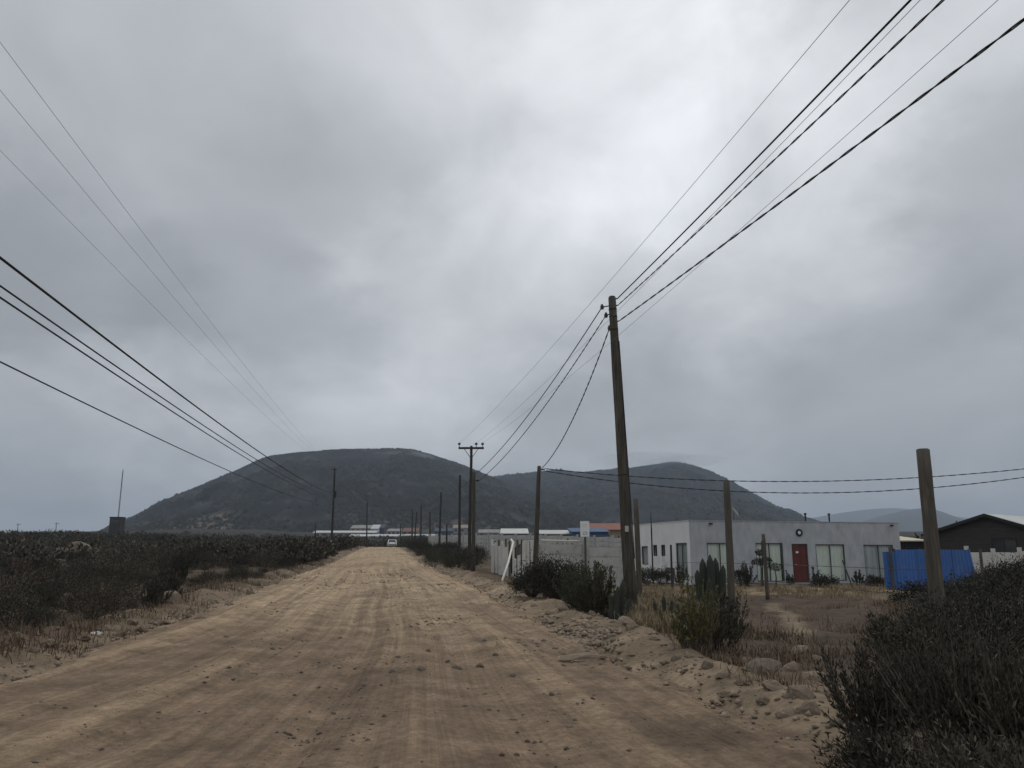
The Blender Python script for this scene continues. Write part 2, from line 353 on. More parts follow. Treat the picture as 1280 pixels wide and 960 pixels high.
M['leafolive'] = material('olive_leaves', (.066, .066, .038), (.042, .042, .028), scale=1.5, rough=0.7, island=0.4, objrand=0.1, spec=0.2)
M['leafgreen'] = material('dull_green_leaves', (.055, .066, .040), (.038, .045, .029), scale=1.5, rough=0.7, island=0.4, objrand=0.2, spec=0.2)
M['leafyellow'] = material('yellow_green_leaves', (.125, .115, .045), (.072, .070, .034), scale=2, rough=0.7, island=0.4, spec=0.2)
M['twig'] = material('shrub_twigs', (.13, .105, .08), (.07, .057, .045), scale=3, rough=0.9, island=0.3)
M['cactus'] = material('grey_green_cactus', (.047, .055, .040), (.034, .039, .031), scale=6, rough=0.7, stretch=(1, 1, .3))
M['spine'] = material('cactus_spines', (.16, .14, .11), (.1, .09, .07), scale=6, rough=0.8, island=0.3)
M['straw'] = material('straw_grass', (.27, .215, .135), (.19, .15, .095), scale=1, rough=0.9, island=0.4, spec=0.1)
M['weed'] = material('dry_brown_weeds', (.17, .125, .085), (.11, .082, .058), scale=1, rough=0.9, island=0.4, spec=0.1)
M['kerb'] = material('mossy_concrete', (.26, .265, .235), (.17, .18, .155), scale=2, rough=0.9)
M['litter'] = material('white_litter', (.75, .75, .74), (.65, .65, .64), scale=9, rough=0.6)

# ------------------------------------------------------------------ ground, road, hills
def set_soil(me, C):
    a = me.color_attributes.new('soil', 'FLOAT_COLOR', 'POINT')
    a.data.foreach_set('color', np.c_[np.clip(C, 0.01, 0.8), np.ones(len(C))].astype(np.float32).ravel())
def grid(name, wcols, rows, hf, cf, mat):
    wc, yr = np.array(wcols), np.array(rows)
    Y = np.repeat(yr, len(wc)); Wd = np.tile(wc, len(yr)); X = Wd + XC(Y) * np.exp(-np.maximum(Y - 600, 0) / 600)
    V = np.c_[X, Y, hf(X, Y)]
    n = len(wc); i = np.arange(len(yr) - 1)[:, None] * n + np.arange(n - 1)[None, :]; i = i.ravel()
    F = np.c_[i, i + 1, i + n + 1, i + n]
    me = np_mesh(name, V, F); set_soil(me, cf(X, Y))
    return link(name, me, mat, None, True)
def geo(a, b, k, lo):
    o = [a]
    while o[-1] < b: o.append(o[-1] + max(lo, k * abs(o[-1])))
    return o
def mixc(A, c, t): return A + (np.array(c)[None, :] - A) * np.clip(t, 0, 1)[:, None]
def ground_col(X, Y):
    w = X - XC(Y); hw = HWY(Y); v = w - hw; u = -w - hw
    n1 = fbm(X * .25, Y * .25, 4, 101); n2 = fbm(X * 1.3, Y * 1.3, 3, 103); n3 = fbm(X * .09, Y * .06, 3, 107)
    C = np.tile(np.array([[.105, .08, .058]]), (len(X), 1))
    C = mixc(C, (.17, .125, .085), .5 + .8 * n1)                                  # scrub floor
    near = np.minimum(abs(u), abs(v))
    C = mixc(C, (.36, .275, .185), sstep(2.2, .3, near + .9 * n1) * np.where(u > 0, .5, .75) * (1 + .6 * n2))  # sandy road banks
    C = mixc(C, (.16, .105, .075), sstep(.2, .6, n1) * (u > .4) * sstep(5, 1, u) * .7)
    r = (v > 0)
    C = mixc(C, (.33, .25, .15), r * sstep(2, 5, v) * sstep(28, 32, Y + 2 * n1) * sstep(42, 37, Y) * (.6 + .7 * n2))   # straw strip before the house
    C = mixc(C, (.115, .083, .060), r * sstep(3.8, 6.0, v + n1) * sstep(31, 27, Y + 2 * n1) * sstep(8, 12, Y))           # bare dark plot
    pathx = 5.9 + .24 * (Y - 17) + .25 * n1
    C = mixc(C, (.33, .26, .18), sstep(.42, .05, abs(X - pathx) + .15 * n2) * .7 * sstep(15, 17, Y) * sstep(27, 25, Y))
    C = mixc(C, (.20, .16, .11), (Y > 150) * (.4 + .8 * n3))
    C = mixc(C, (.05, .046, .036), sstep(90, 150, Y) * (abs(w) > 5) * .95); C = mixc(C, (.05, .046, .036), (Y > 165) * .95)
    return C * .72
def road_col(X, Y):
    w = WL(X, Y)
    wob = w + TURN(w, Y) + 0.35 * fbm(Y * 0.05, Y * 0 + 3.3, 2, 31)
    st = fbm(wob * 1.3, Y * 0.022, 3, 41); st2 = fbm(wob * 3.2, Y * 0.03, 3, 143, .6); pn = fbm(X * .25, Y * .12, 4, 145); fn = fbm(X * 2.5, Y * 2.0, 3, 147)
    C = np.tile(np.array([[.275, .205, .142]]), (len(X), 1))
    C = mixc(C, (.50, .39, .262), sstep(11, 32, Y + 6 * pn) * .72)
    C = mixc(C, (.50, .385, .25), sstep(-.05, .45, st + .25 * pn) * .36)
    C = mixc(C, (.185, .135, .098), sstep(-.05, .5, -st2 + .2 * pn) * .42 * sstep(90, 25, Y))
    C = mixc(C, (.17, .125, .09), sstep(.25, .65, -pn + .3 * fn) * .45)
    C = mixc(C, (.115, .085, .063), np.exp(-(((X - 1.75) / .55) ** 2 + ((Y - 7.5) / .7) ** 2)) * .7)
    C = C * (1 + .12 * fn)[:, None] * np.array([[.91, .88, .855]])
    return C
wfine = list(np.arange(-9.5, 16.01, .13))
wl = [-9.5]; 
while wl[-1] > -6200: wl.append(wl[-1] - max(.16, .075 * (abs(wl[-1]) - 7)))
wr = [16.0]
while wr[-1] < 6200: wr.append(wr[-1] + max(.16, .075 * (wr[-1] - 12)))
wcols = wl[1:][::-1] + wfine + wr[1:]
rows = list(np.arange(-300, -30, 30)) + list(np.arange(-30, 3, 1.5)) + geo(3, 60, .0105, .07) + geo(62, 260, .03, .07)[1:] + geo(270, 7600, .08, 1)
def ground_h(X, Y):
    w = WL(X, Y)
    return H(X, Y) - .12 * sstep(HW + .3, HW - .5, abs(w)) * (Y < 188) * (Y > -34)
tag(grid('ground', wcols, rows, ground_h, ground_col, M['soil']), kind='structure')
rrows = list(np.arange(-30, 3, .5)) + geo(3, 60, .0062, .03) + geo(60.5, 185, .02, .05)[1:]
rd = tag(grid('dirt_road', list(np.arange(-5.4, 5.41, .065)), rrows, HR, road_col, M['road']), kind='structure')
co = np.empty(len(rd.data.vertices) * 3, np.float32); rd.data.vertices.foreach_get('co', co); co = co.reshape(-1, 3)
tw_ = co[:, 0] - XC(co[:, 1]); tw_ = tw_ + TURN(tw_, co[:, 1]) + .35 * fbm(co[:, 1] * .05, co[:, 1] * 0 + 3.3, 2, 31) + .5 * fbm(co[:, 1] * .03, tw_ * .25, 2, 37)
ta = rd.data.attributes.new('track', 'FLOAT_VECTOR', 'POINT'); ta.data.foreach_set('vector', np.c_[tw_, co[:, 1], 0 * tw_].astype(np.float32).ravel())

def hill(name, sky, Yr, front, back, zfoot, mat, cf=None, nz=(1, 1), nv=60, step=6, noiseamp=4.0, seed=1):
    """a hill whose crest rises over the land at distance Yr; fan of profiles from foot to crest and down behind"""
    pxs = np.arange(sky[0][0], sky[-1][0] + 1, step)
    ys = np.interp(pxs, [s[0] for s in sky], [s[1] for s in sky])
    k = np.ones(5) / 5; ysm = np.convolve(np.pad(ys, 2, mode='edge'), k, 'valid')
    V = []; nrow = 0
    ts = np.r_[np.linspace(0, 1, nv), 1 + np.linspace(.05, 1, 10)]
    for t in ts:
        Yd = Yr - front * (1 - t) if t <= 1 else Yr + back * (t - 1)
        rx = np.array([ray(p, q).x / ray(p, q).y for p, q in zip(pxs, ysm)])
        X = rx * (Yd if t <= 1 else Yr + (Yd - Yr) * .5)
        zt = np.array([ZY(q, Yr) for q in ysm])
        bump = fbm(X * .006, Yd * .006 + X * 0, 5, seed) * noiseamp * 4 + fbm(X * .05, Yd * .05 + X * 0, 3, seed + 5) * noiseamp * .5
        gul = 1 - np.abs(fbm(rx * 26 + .5 * fbm(X * .01, Yd * .01 + X * 0, 2, seed + 2), Yd * .0016 + X * 0, 4, seed + 31)); bump = bump - 9 * (gul ** 3) * noiseamp / 4
        p = (t ** .92 if t <= 1 else 1 - (t - 1) ** 1.3)
        p = p + .05 * math.sin(min(t, 1) * math.pi)
        z = zfoot + (zt - zfoot) * p + bump * math.sin(min(t, 1) * math.pi) * .8 * np.clip((zt - zfoot) / 60, 0, 1) + fbm(X * .03, Yd * .03 + X * 0, 2, seed + 9) * .8
        z = np.where(zt < zfoot, np.minimum(z, zfoot), z)
        if t == 0: z = z - 6
        V.append(np.c_[X, np.full_like(X, Yd), z]); nrow += 1
    V = np.concatenate(V); n = len(pxs)
    i = (np.arange(nrow - 1)[:, None] * n + np.arange(n - 1)[None, :]).ravel()
    me = np_mesh(name, V, np.c_[i, i + 1, i + n + 1, i + n])
    if cf is not None: set_soil(me, cf(V[:, 0], V[:, 1], V[:, 2]))
    o = link(name, me, mat, None, True); tag(o, kind='structure')
    return V, n, nrow
SKY1 = [(96, 676), (130, 664), (160, 650), (200, 628), (250, 607), (290, 590), (330, 571), (370, 565), (420, 562.5), (480, 561), (512, 561), (540, 568), (570, 578), (600, 590), (630, 602), (680, 622), (740, 648), (790, 672)]
SKY2 = [(480, 660), (540, 625), (590, 602), (620, 595), (640, 593), (680, 589), (700, 588), (720, 591), (760, 587), (790, 585), (815, 581), (840, 577), (860, 579), (890, 590), (930, 610), (970, 632), (1010, 648), (1050, 664), (1080, 676)]
SKY3 = [(1020, 672), (1060, 658), (1100, 645), (1140, 636), (1165, 635), (1200, 648), (1240, 658), (1320, 664), (1420, 676)]
SKY4 = [(900, 668), (1000, 650), (1070, 638), (1120, 634), (1190, 645), (1300, 660), (1420, 672)]
def hillcol(X, Y, Z):
    C = np.tile(np.array([[.021, .0225, .025]]), (len(X), 1))
    n = fbm(X * .02, Y * .012, 4, 201); n2 = fbm(X * .09, Y * .05, 3, 205)
    C = mixc(C, (.034, .034, .034), .5 + .9 * n)
    C = mixc(C, (.058, .056, .054), sstep(.25, .6, n2 + .4 * n) * .7); C = mixc(C, (.014, .016, .014), sstep(.1, .5, fbm(X * .03, Y * .02, 4, 209)) * .8)
    px = 640 + 1022 * X / Y; el = (Z - 1.6) / Y * 1044
    # bare quarry-like scar low on the near slope
    C = mixc(C, (.16, .13, .10), sstep(150, 190, px) * sstep(305, 275, px) * sstep(20, 27, el + 3 * n) * sstep(48, 38, el - (px - 240) * .16 + 6 * n) * (.75 + .5 * n2))
    # clearings and tracks round the settlement at the foot
    C = mixc(C, (.12, .095, .075), sstep(380, 460, px) * sstep(700, 600, px) * sstep(52, 30, el + 10 * n) * (.35 + .5 * n2))
    return C
HV1 = hill('hill', SKY1, 1400, 800, 500, 14, M['hillsand'], hillcol, nv=90, step=4, seed=3)
HV2 = hill('hill', SKY2, 2000, 1200, 700, 15, M['hillsand'], hillcol, nv=80, step=4, noiseamp=5, seed=13)
hill('hill', SKY3, 4200, 1200, 900, 15, M['hill'], nv=30, step=6, noiseamp=8, seed=23)
hill('hill', SKY4, 6300, 1100, 700, 15, M['hill'], nv=20, step=8, noiseamp=8, seed=33)

# ------------------------------------------------------------------ foliage makers
RNG = np.random.default_rng(5)
def unit(a): return a / np.maximum(np.linalg.norm(a, axis=1, keepdims=True), 1e-9)
def leaves(P, D, Ln, Wd, rng, V0=0):
    """diamond leaves: P base, D direction, length and width arrays"""
    D = unit(D); S = unit(np.cross(D, rng.normal(size=P.shape))); up = np.cross(S, D)
    Ln = np.asarray(Ln)[:, None] if np.ndim(Ln) else Ln; Wd = np.asarray(Wd)[:, None] if np.ndim(Wd) else Wd
    mid = P + D * Ln * .45 + up * Ln * .06
    V = np.stack([P, mid + S * Wd, P + D * Ln, mid - S * Wd], 1).reshape(-1, 3)
    F = np.arange(len(V)).reshape(-1, 4) + V0
    return V, F
def shrub_mesh(kind, h, r, n, rng, leaf=(.05, .012)):
    """returns (leaf mesh, twig MB)"""
    tw = MB(); P = []; D = []
    if kind == 'upright':
        ns = max(14, n // 42)
        for i in range(ns):
            az = rng.uniform(0, 2 * math.pi); lean = min(abs(rng.normal(0, .5)), 1.2)
            b = np.array([math.cos(az), math.sin(az), 0]) * r * rng.uniform(0, .45)
            ln = h * rng.uniform(.35, 1.12) * (1 - .12 * lean)
            out = np.array([math.cos(az), math.sin(az), 0])
            pts = []
            for t in np.linspace(0, 1, 5):
                pts.append(b + out * (ln * math.sin(lean) * (t - .18 * t * t)) * (r / h) * 1.25 + np.array([0, 0, ln * t * math.cos(lean * .75)]) + rng.normal(0, .012 * h, 3) * (t > 0))
            tw.tube([Vector(p) for p in pts], [.008 + .004 * h, .007, .006, .004, .002], 3, cap=False)
            pts = np.array(pts)
            if i % 9 == 0: continue
            m = int(n / ns * 1.1); t = rng.uniform(.22, 1.0, m) ** .75
            x = t * 4; k = np.clip(x.astype(int), 0, 3); f = (x - k)[:, None]
            q = pts[k] * (1 - f) + pts[k + 1] * f
            d = unit(pts[k + 1] - pts[k]) * 1.0 + rng.normal(0, .36, (m, 3))
            P.append(q + rng.normal(0, .014, (m, 3))); D.append(d)
    else:
        nc = max(10, n // 60)
        for i in range(nc):
            a, b = rng.uniform(0, 2 * math.pi), math.acos(rng.uniform(-.15, 1))
            rr = rng.uniform(.45, 1.0) ** .6
            c = np.array([math.cos(a) * math.sin(b) * r * rr, math.sin(a) * math.sin(b) * r * rr, h * .42 + h * .5 * rr * math.cos(b)])
            c[2] = max(c[2], .06 * h)
            tw.tube([Vector((c[0] * .12, c[1] * .12, 0)), Vector((c[0] * .55, c[1] * .55, c[2] * .6)), Vector(c)], [.014, .009, .004], 3, cap=False)
            m = int(n / nc); s = r * rng.uniform(.14, .24)
            g = rng.normal(0, 1, (m, 3)) * np.array([s, s, s * .85])
            q = c + g; q[:, 2] = np.maximum(q[:, 2], .02)
            P.append(q); D.append(unit(g + c * .4) + rng.normal(0, .6, (m, 3)) + np.array([0, 0, .35]))
    P = np.concatenate(P); D = np.concatenate(D); m = len(P)
    V, F = leaves(P, D, leaf[0] * rng.uniform(.6, 1.4, m), leaf[1] * rng.uniform(.7, 1.3, m), rng)
    return V, F, tw
def shrub(name, kind, h, r, n, mat, leaf=(.05, .012), seed=0):
    rng = np.random.default_rng(seed); V, F, tw = shrub_mesh(kind, h, r, n, rng, leaf)
    e = empty(name, (0, 0, 0)); link('foliage', np_mesh('foliage', V, F), mat, e); tw.build('stems', M['twig'], e)
    return e
def put(proto, used, x, y, s=1.0, rz=None, label=None, cat='shrub', group=None, dz=-.03):
    o = copy_tree(proto) if used else proto
    o.location = (x, y, hz(x, y) + dz); o.rotation_euler = (0, 0, random.uniform(0, 6.28) if rz is None else rz)
    o.scale = (s, s, s) if not hasattr(s, '__len__') else s
    return tag(o, label, cat, group)

# ------------------------------------------------------------------ buildings
def wall_cells(mb, L, Hh, th, ops, flip=False, z0=0.0):
    """wall in the local XZ plane from y=0 (outside face) to y=th with real openings (x0,x1,z0,z1)"""
    xs = sorted({0, L, *[o[0] for o in ops], *[o[1] for o in ops]}); zs = sorted({z0, Hh, *[o[2] for o in ops], *[o[3] for o in ops]})
    op = lambda i, k: any(o[0] <= (xs[i] + xs[i + 1]) / 2 <= o[1] and o[2] <= (zs[k] + zs[k + 1]) / 2 <= o[3] for o in ops)
    nx, nzz = len(xs) - 1, len(zs) - 1
    solid = lambda i, k: 0 <= i < nx and 0 <= k < nzz and not op(i, k)
    for i in range(nx):
        for k in range(nzz):
            if not solid(i, k): continue
            a, b, c, d = xs[i], xs[i + 1], zs[k], zs[k + 1]
            mb.add([(a, 0, c), (b, 0, c), (b, 0, d), (a, 0, d)], [(0, 1, 2, 3)]); mb.add([(a, th, c), (b, th, c), (b, th, d), (a, th, d)], [(3, 2, 1, 0)])
            if not solid(i - 1, k): mb.add([(a, 0, c), (a, 0, d), (a, th, d), (a, th, c)], [(0, 1, 2, 3)])
            if not solid(i + 1, k): mb.add([(b, 0, c), (b, 0, d), (b, th, d), (b, th, c)], [(3, 2, 1, 0)])
            if not solid(i, k - 1): mb.add([(a, 0, c), (b, 0, c), (b, th, c), (a, th, c)], [(3, 2, 1, 0)])
            if not solid(i, k + 1): mb.add([(a, 0, d), (b, 0, d), (b, th, d), (a, th, d)], [(0, 1, 2, 3)])
def window(parent, mat4, x0, x1, z0, z1, cur=None, mull=1, fw=.05, gap=(0, 0)):
    """frame, pane, curtain set back in an opening of a wall lying in local XZ (mapped by mat4)"""
    fr = MB(); y0, y1 = .03, .08
    fr.span((x0, y0, z0), (x0 + fw, y1, z1)).span((x1 - fw, y0, z0), (x1, y1, z1)).span((x0 + fw, y0, z1 - fw), (x1 - fw, y1, z1)).span((x0 + fw, y0, z0), (x1 - fw, y1, z0 + fw))
    for i in range(mull):
        c = x0 + (x1 - x0) * (i + 1) / (mull + 1); fr.span((c - fw / 2, y0 + .004, z0 + fw), (c + fw / 2, y1 - .004, z1 - fw))
    f = fr.build('window', M['frame'], parent); f.matrix_local = mat4
    p = MB().span((x0 + fw, 0.05, z0 + fw), (x1 - fw, .058, z1 - fw)).build('pane', M['glass'], f)
    if cur:
        n = 60; V = []; c0, c1 = x0 + .01 + gap[0] * (x1 - x0), x1 - .01 - gap[1] * (x1 - x0); ph = random.uniform(0, 6)
        for z in (z0 + .02, z1 - .01):
            for i in range(n):
                t = i / (n - 1); x = c0 + (c1 - c0) * t
                V.append((x, .155 + .020 * math.sin(x * 26 + ph) + .010 * math.sin(x * 61 + 2 * ph), z))
        c = MB().add(V, [(i, i + 1, n + i + 1, n + i) for i in range(n - 1)]).build('curtain', M[cur], f, True)
    return f
def flat_house():
    ang = math.atan2(.2676, .9636); z0 = -.08
    h = empty('flat_roofed_house', (9.47, 43, z0), ang, 'long single-storey grey rendered house with flat roof and red door', 'house')
    ca, sa = math.cos(ang), math.sin(ang)
    def s(px): k = (px - 640) / 1021.9; return (43 * k - 9.47) / (ca - sa * k)
    def t(px): k = (px - 640) / 1021.9; return (9.47 - 43 * k) / (sa + ca * k)
    L, HT, DP = 13.15, 3.3, 9.0
    fo = [(s(884), s(917), .12, 2.16), (s(945), s(979), .12, 2.16), (s(990), s(1010), .05, 2.12), (s(1020), s(1056), .12, 2.10), (s(1080), s(1117), .12, 2.08)]
    mb = MB(); wall_cells(mb, L, HT, .2, fo, z0=-.5); mb.build('front_wall', M['render_grey'], h)
    so = [(t(859), t(845), .22, 2.16), (t(831.5), t(826.5), 1.45, 2.08), (t(821.5), t(816.5), 1.45, 2.08), (t(810), t(802), .95, 2.02)]
    mb = MB(); wall_cells(mb, DP - .2, HT, .2, [(a - .2, b - .2, c, d) for a, b, c, d in so], z0=-.5)
    # side wall runs back from the corner: local x -> +y, outside face at -x
    side = Matrix(((0, 1, 0, 0.0), (1, 0, 0, .2), (0, 0, 1, 0), (0, 0, 0, 1)))
    sw = mb.build('side_wall', M['render_white'], h); sw.matrix_local = side
    for (a, b, c, d), cu, g in zip(fo, ('curtain', 'curtain', None, 'curtain', 'curtaind'), ((0, 0), (0, .05), 0, (0, 0), (.05, 0))):
        if cu: window(h, Matrix(), a, b, c, d, cu, 1, gap=g)
    for (a, b, c, d), cu, mu in zip(so, ('curtaind', None, None, 'curtaind'), (1, 0, 0, 0)):
        window(h, side, a - .2, b - .2, c, d, cu, mu)
    a, b, c, d = fo[2]
    dr = MB().span((a + .05, .08, c + .01), (b - .05, .13, d - .05)).build('door', M['red'], h)
    for i in range(2):
        for k in range(3):
            w_ = (b - a - .1) / 2; x0 = a + .05 + i * w_
            MB().span((x0 + .07, .068, c + .14 + k * .64), (x0 + w_ - .07, .079, c + .64 + k * .64)).build('door_panel', M['red'], dr)
    MB().tube([(a + .16, .06, 1.02), (a + .16, .02, 1.02), (a + .27, .02, 1.02)], .014, 6).build('door_handle', M['zinc'], dr)
    MB().span((a + .28, .058, 1.62), (a + .44, .067, 1.72)).build('notice', M['litter'], dr)
    fr = MB().span((a, .05, c), (a + .048, .15, d)).span((b - .048, .05, c), (b, .15, d)).span((a + .048, .05, d - .048), (b - .048, .15, d)); fr.build('door_frame', M['frame'], h)
    MB().span((.21, .21, 2.95), (L - .21, DP - .01, 3.02)).build('roof', M['zinc'], h)
    MB().span((.2, DP - .2, -.5), (L - .2, DP, 3.28)).span((L - .2, .2, -.5), (L, DP - .002, 3.28)).build('rear_wall', M['render_grey'], h)
    # slightly proud capping along the parapet
    MB().span((-.03, -.03, 3.302), (L + .03, .22, 3.335)).build('parapet_cap', M['render_grey'], h)
    MB().span((-.03, .222, 3.302), (.22, DP, 3.333)).build('parapet_cap', M['render_white'], h)
    MB().span((.21, .21, -.12), (L - .21, DP - .21, .02)).build('floor', M['dark'], h)
    MB().span((.21, 3.2, .021), (L - .21, 3.3, 2.94)).build('inner_wall', M['render_grey'], h)
    for x, w_ in ((1.05, .18), (L - .6, .16)):
        MB().span((x, -.14, 3.12), (x + w_, -.032, 3.2)).build('roof_spout', M['iron'], h)
    for x in (L * .60, L * .72):
        MB().tube([(x, 1.2, 3.0), (x, 1.2, 3.75)], .045, 6).tube([(x, 1.2, 3.752), (x, 1.2, 3.86)], .075, 6).build('vent_pipe', M['iron'], h)
    # terrace slab in front
    MB().span((.3, -1.9, -.4), (9.0, -.003, .045)).build('terrace', M['kerb'], h)
    MB().span((3.6, -2.16, -.4), (8.3, -1.903, .10)).build('terrace_kerb', M['kerb'], h)
    # round wall lamp over the door
    px = s(1000.5); wl_ = empty('wall_lamp', h.matrix_basis @ Vector((px, -.003, 2.72)), ang, 'round dark wall lamp with white centre above the red door', 'lamp')
    n = 20; V = []; F = []
    for i in range(n):
        a_ = 2 * math.pi * i / n
        for r_, y in ((.10, -.03), (.13, -.07), (.19, -.07), (.21, -.03), (.21, 0)): V.append((r_ * math.cos(a_), y, r_ * math.sin(a_)))
    for i in range(n):
        for k in range(4): F.append((i * 5 + k, ((i + 1) % n) * 5 + k, ((i + 1) % n) * 5 + k + 1, i * 5 + k + 1))
    MB().add(V, F).build('rim', M['iron'], wl_, True)
    MB().tube([(0, 0, 0), (0, -.035, 0), (0, -.055, 0)], [.1, .1, .055], 14).build('glass_globe', M['signw'], wl_)
    # satellite dish on the parapet
    px = s(921); d_ = empty('satellite_dish', h.matrix_basis @ Vector((px, .1, 3.335)), ang, 'small grey satellite dish on the parapet of the grey house', 'satellite dish')
    MB().tube([(0, 0, 0), (0, 0, .32), (.02, -.06, .42)], .018, 6).build('mast', M['iron'], d_)
    V = []; F = []; ax = Vector((.55, -.6, .55)).normalized(); e1 = ax.cross(Vector((0, 0, 1))).normalized(); e2 = ax.cross(e1); c0 = Vector((.02, -.08, .46))
    for k, rr in enumerate((.02, .11, .19, .25)):
        for i in range(16):
            a_ = 2 * math.pi * i / 16; V.append(tuple(c0 + e1 * rr * math.cos(a_) + e2 * rr * 1.08 * math.sin(a_) + ax * (rr * rr * .9)))
    F = [(k * 16 + i, k * 16 + (i + 1) % 16, (k + 1) * 16 + (i + 1) % 16, (k + 1) * 16 + i) for k in range(3) for i in range(16)] + [tuple(range(16))]
    ds = MB().add(V, F).build('dish', M['greywall'], d_, True); sm = ds.modifiers.new('thickness', 'SOLIDIFY'); sm.thickness = .012
    MB().tube([c0 - e2 * -.3 + ax * .08, c0 + ax * .34], .008, 5).build('feed_arm', M['iron'], d_)
    # thin aerial mast beside the side wall
    x, y = 7.75, 45.2
    am = empty('aerial_mast', (x, y, hz(x, y)), 0, 'thin metal aerial mast standing beside the white side wall of the house', 'mast')
    MB().tube([(0, 0, -.1), (0, 0, 3.0), (0, 0, 3.9)], [.045, .04, .015], 7).build('mast', M['iron'], am)
    # small doghouse-like bench by the side wall
    b_ = empty('garden_bench', (8.35, 44.4, hz(8.35, 44.4)), ang + math.pi / 2, 'small grey garden bench against the white side wall', 'bench')
    MB().span((-.5, -.2, .40), (.5, .2, .45)).build('seat', M['woodgrey'], b_)
    MB().span((-.5, -.24, .55), (.5, -.205, .85)).build('backrest', M['woodgrey'], b_)
    for sx in (-.42, .42):
        MB().span((sx - .03, -.205, -.03), (sx + .03, -.165, .80)).build('leg', M['woodgrey'], b_); MB().span((sx - .03, .13, -.03), (sx + .03, .17, .398)).build('leg', M['woodgrey'], b_)
flat_house()

def panel_wall(name, pts, hgt, nslab, label, mat, pm, post_over=.08, th=.06, group=None, bays=None, broken=()):
    """prefabricated concrete wall: posts, and slabs stacked between them, along a line"""
    A, B = Vector((*pts[0], 0)), Vector((*pts[1], 0)); d = (B - A); L = d.length; ang = math.atan2(d.y, d.x)
    n = bays or max(1, round(L / 2.1)); bl = L / n; z0 = hz(A.x, A.y)
    w = empty(name, (A.x, A.y, z0), ang, label, 'wall', group)
    pmesh = None; smesh = None
    for i in range(n + 1):
        q = A + d * (i / n); zz = hz(q.x, q.y) - z0
        if pmesh is None:
            pmesh = MB().box((0, 0, (hgt + post_over) / 2 - .15), (.14, .15, hgt + post_over + .3)).build('post', pm, w)
            o = pmesh
        else: o = link('post', pmesh.data, None, w)
        o.location = (i * bl, 0, zz); o.rotation_euler = (random.uniform(-.015, .015), random.uniform(-.02, .02), 0)
        if i == n: break
        q2 = A + d * ((i + 1) / n); zz2 = min(zz, hz(q2.x, q2.y) - z0); sh = hgt / nslab
        for k in range(nslab):
            if (i, k) in broken: continue
            if smesh is None:
                mb = MB().box((0, 0, 0), (bl - .145, th, sh - .012)); mb.box((0, -th / 2 - .006, 0), (bl - .33, .012, sh - .12)); smesh = mb.build('panel', mat, w); o = smesh
            else: o = link('panel', smesh.data, None, w)
            o.location = ((i + .5) * bl, random.uniform(-.012, .012), zz2 + (k + .5) * sh - .02); o.rotation_euler = (0, random.uniform(-.006, .006), random.uniform(-.004, .004))
    return w
CORN = (GX(671, 37), 37.0)
panel_wall('concrete_panel_wall', (CORN, (GX(788, 38.6), 38.6)), 1.86, 4, 'stained grey concrete panel wall behind the dark bushes, signboard on its middle post', M['slab'], M['slab'], .08, bays=2)
panel_wall('concrete_panel_wall', ((GX(536, 88), 88), (GX(790, 66), 66)), 2.05, 5, 'long weathered panel wall beyond the upright-slab fence', M['slab'], M['slab'], .1)
panel_wall('concrete_panel_wall', ((GX(1209, 40), 40), (GX(1340, 41), 41)), 1.72, 3, 'pale three-slab panel wall in front of the dark gabled house', M['slabpale'], M['slabpale'], .16, bays=4)
# thin plank lying on top of the near wall
a, b = PT(676, 681, 37.1), PT(724, 683.5, 37.8)
tag(MB().tube([(a.x, a.y, 2.13), (b.x, b.y, 2.10)], .03, 6).build('loose_plank', M['pvc'], None), 'thin pale batten lying along the top of the stained panel wall', 'plank')

def slab_fence():
    A = Vector((GX(615, 46), 46, 0)); B = Vector((CORN[0] - .06, CORN[1] + .25, 0)); d = B - A; L = d.length; ang = math.atan2(d.y, d.x); z0 = hz(A.x, A.y)
    w = empty('upright_slab_fence', (A.x, A.y, z0), ang, 'ragged fence of pale upright concrete slabs along the road verge', 'fence')
    tops = [1.55, 1.62, 1.5, 1.58, 1.45, None, .95, 1.1, 1.74, 1.78, 1.8]
    n = len(tops); bl = L / n
    for i, tp in enumerate(tops):
        q = A + d * ((i + .5) / n); zz = hz(q.x, q.y) - z0; x = (i + .5) * bl
        if tp:
            wd = bl * random.uniform(.78, .88); lo = -.25
            o = MB().add([(x - wd / 2, -.03, lo), (x + wd / 2, -.03, lo), (x + wd / 2, .03, lo), (x - wd / 2, .03, lo), (x - wd / 2, -.03, tp), (x + wd / 2, -.03, tp + random.uniform(-.05, .05)), (x + wd / 2, .03, tp), (x - wd / 2, .03, tp + .01)],
                         [(3, 2, 1, 0), (4, 5, 6, 7), (0, 1, 5, 4), (1, 2, 6, 5), (2, 3, 7, 6), (3, 0, 4, 7)]).build('slab', M['slabpale'], w)
            o.location = (0, random.uniform(-.03, .03), zz); o.rotation_euler = (random.uniform(-.02, .02), 0, 0)
        o = MB().box((i * bl + .02, 0, .75), (.07, .09, 2.1 + random.uniform(-.2, .2))).build('post', M['woodgrey'] if i % 3 else M['pvc'], w); o.location = (0, .0, zz)
    # leaning cream pipe against the fence
    f, t, e = PT(626, 735, 33.5), PT(641.5, 678, 38.5), PT(639, 674.5, 39.2)
    f.z = hz(f.x, f.y) - .03
    tag(MB().tube([f, f.lerp(t, .5) + Vector((.03, 0, -.04)), t, e], .05, 8).build('leaning_pipe', M['pvc'], None, True), 'long cream pipe leaning against the upright-slab fence', 'pipe')
slab_fence()

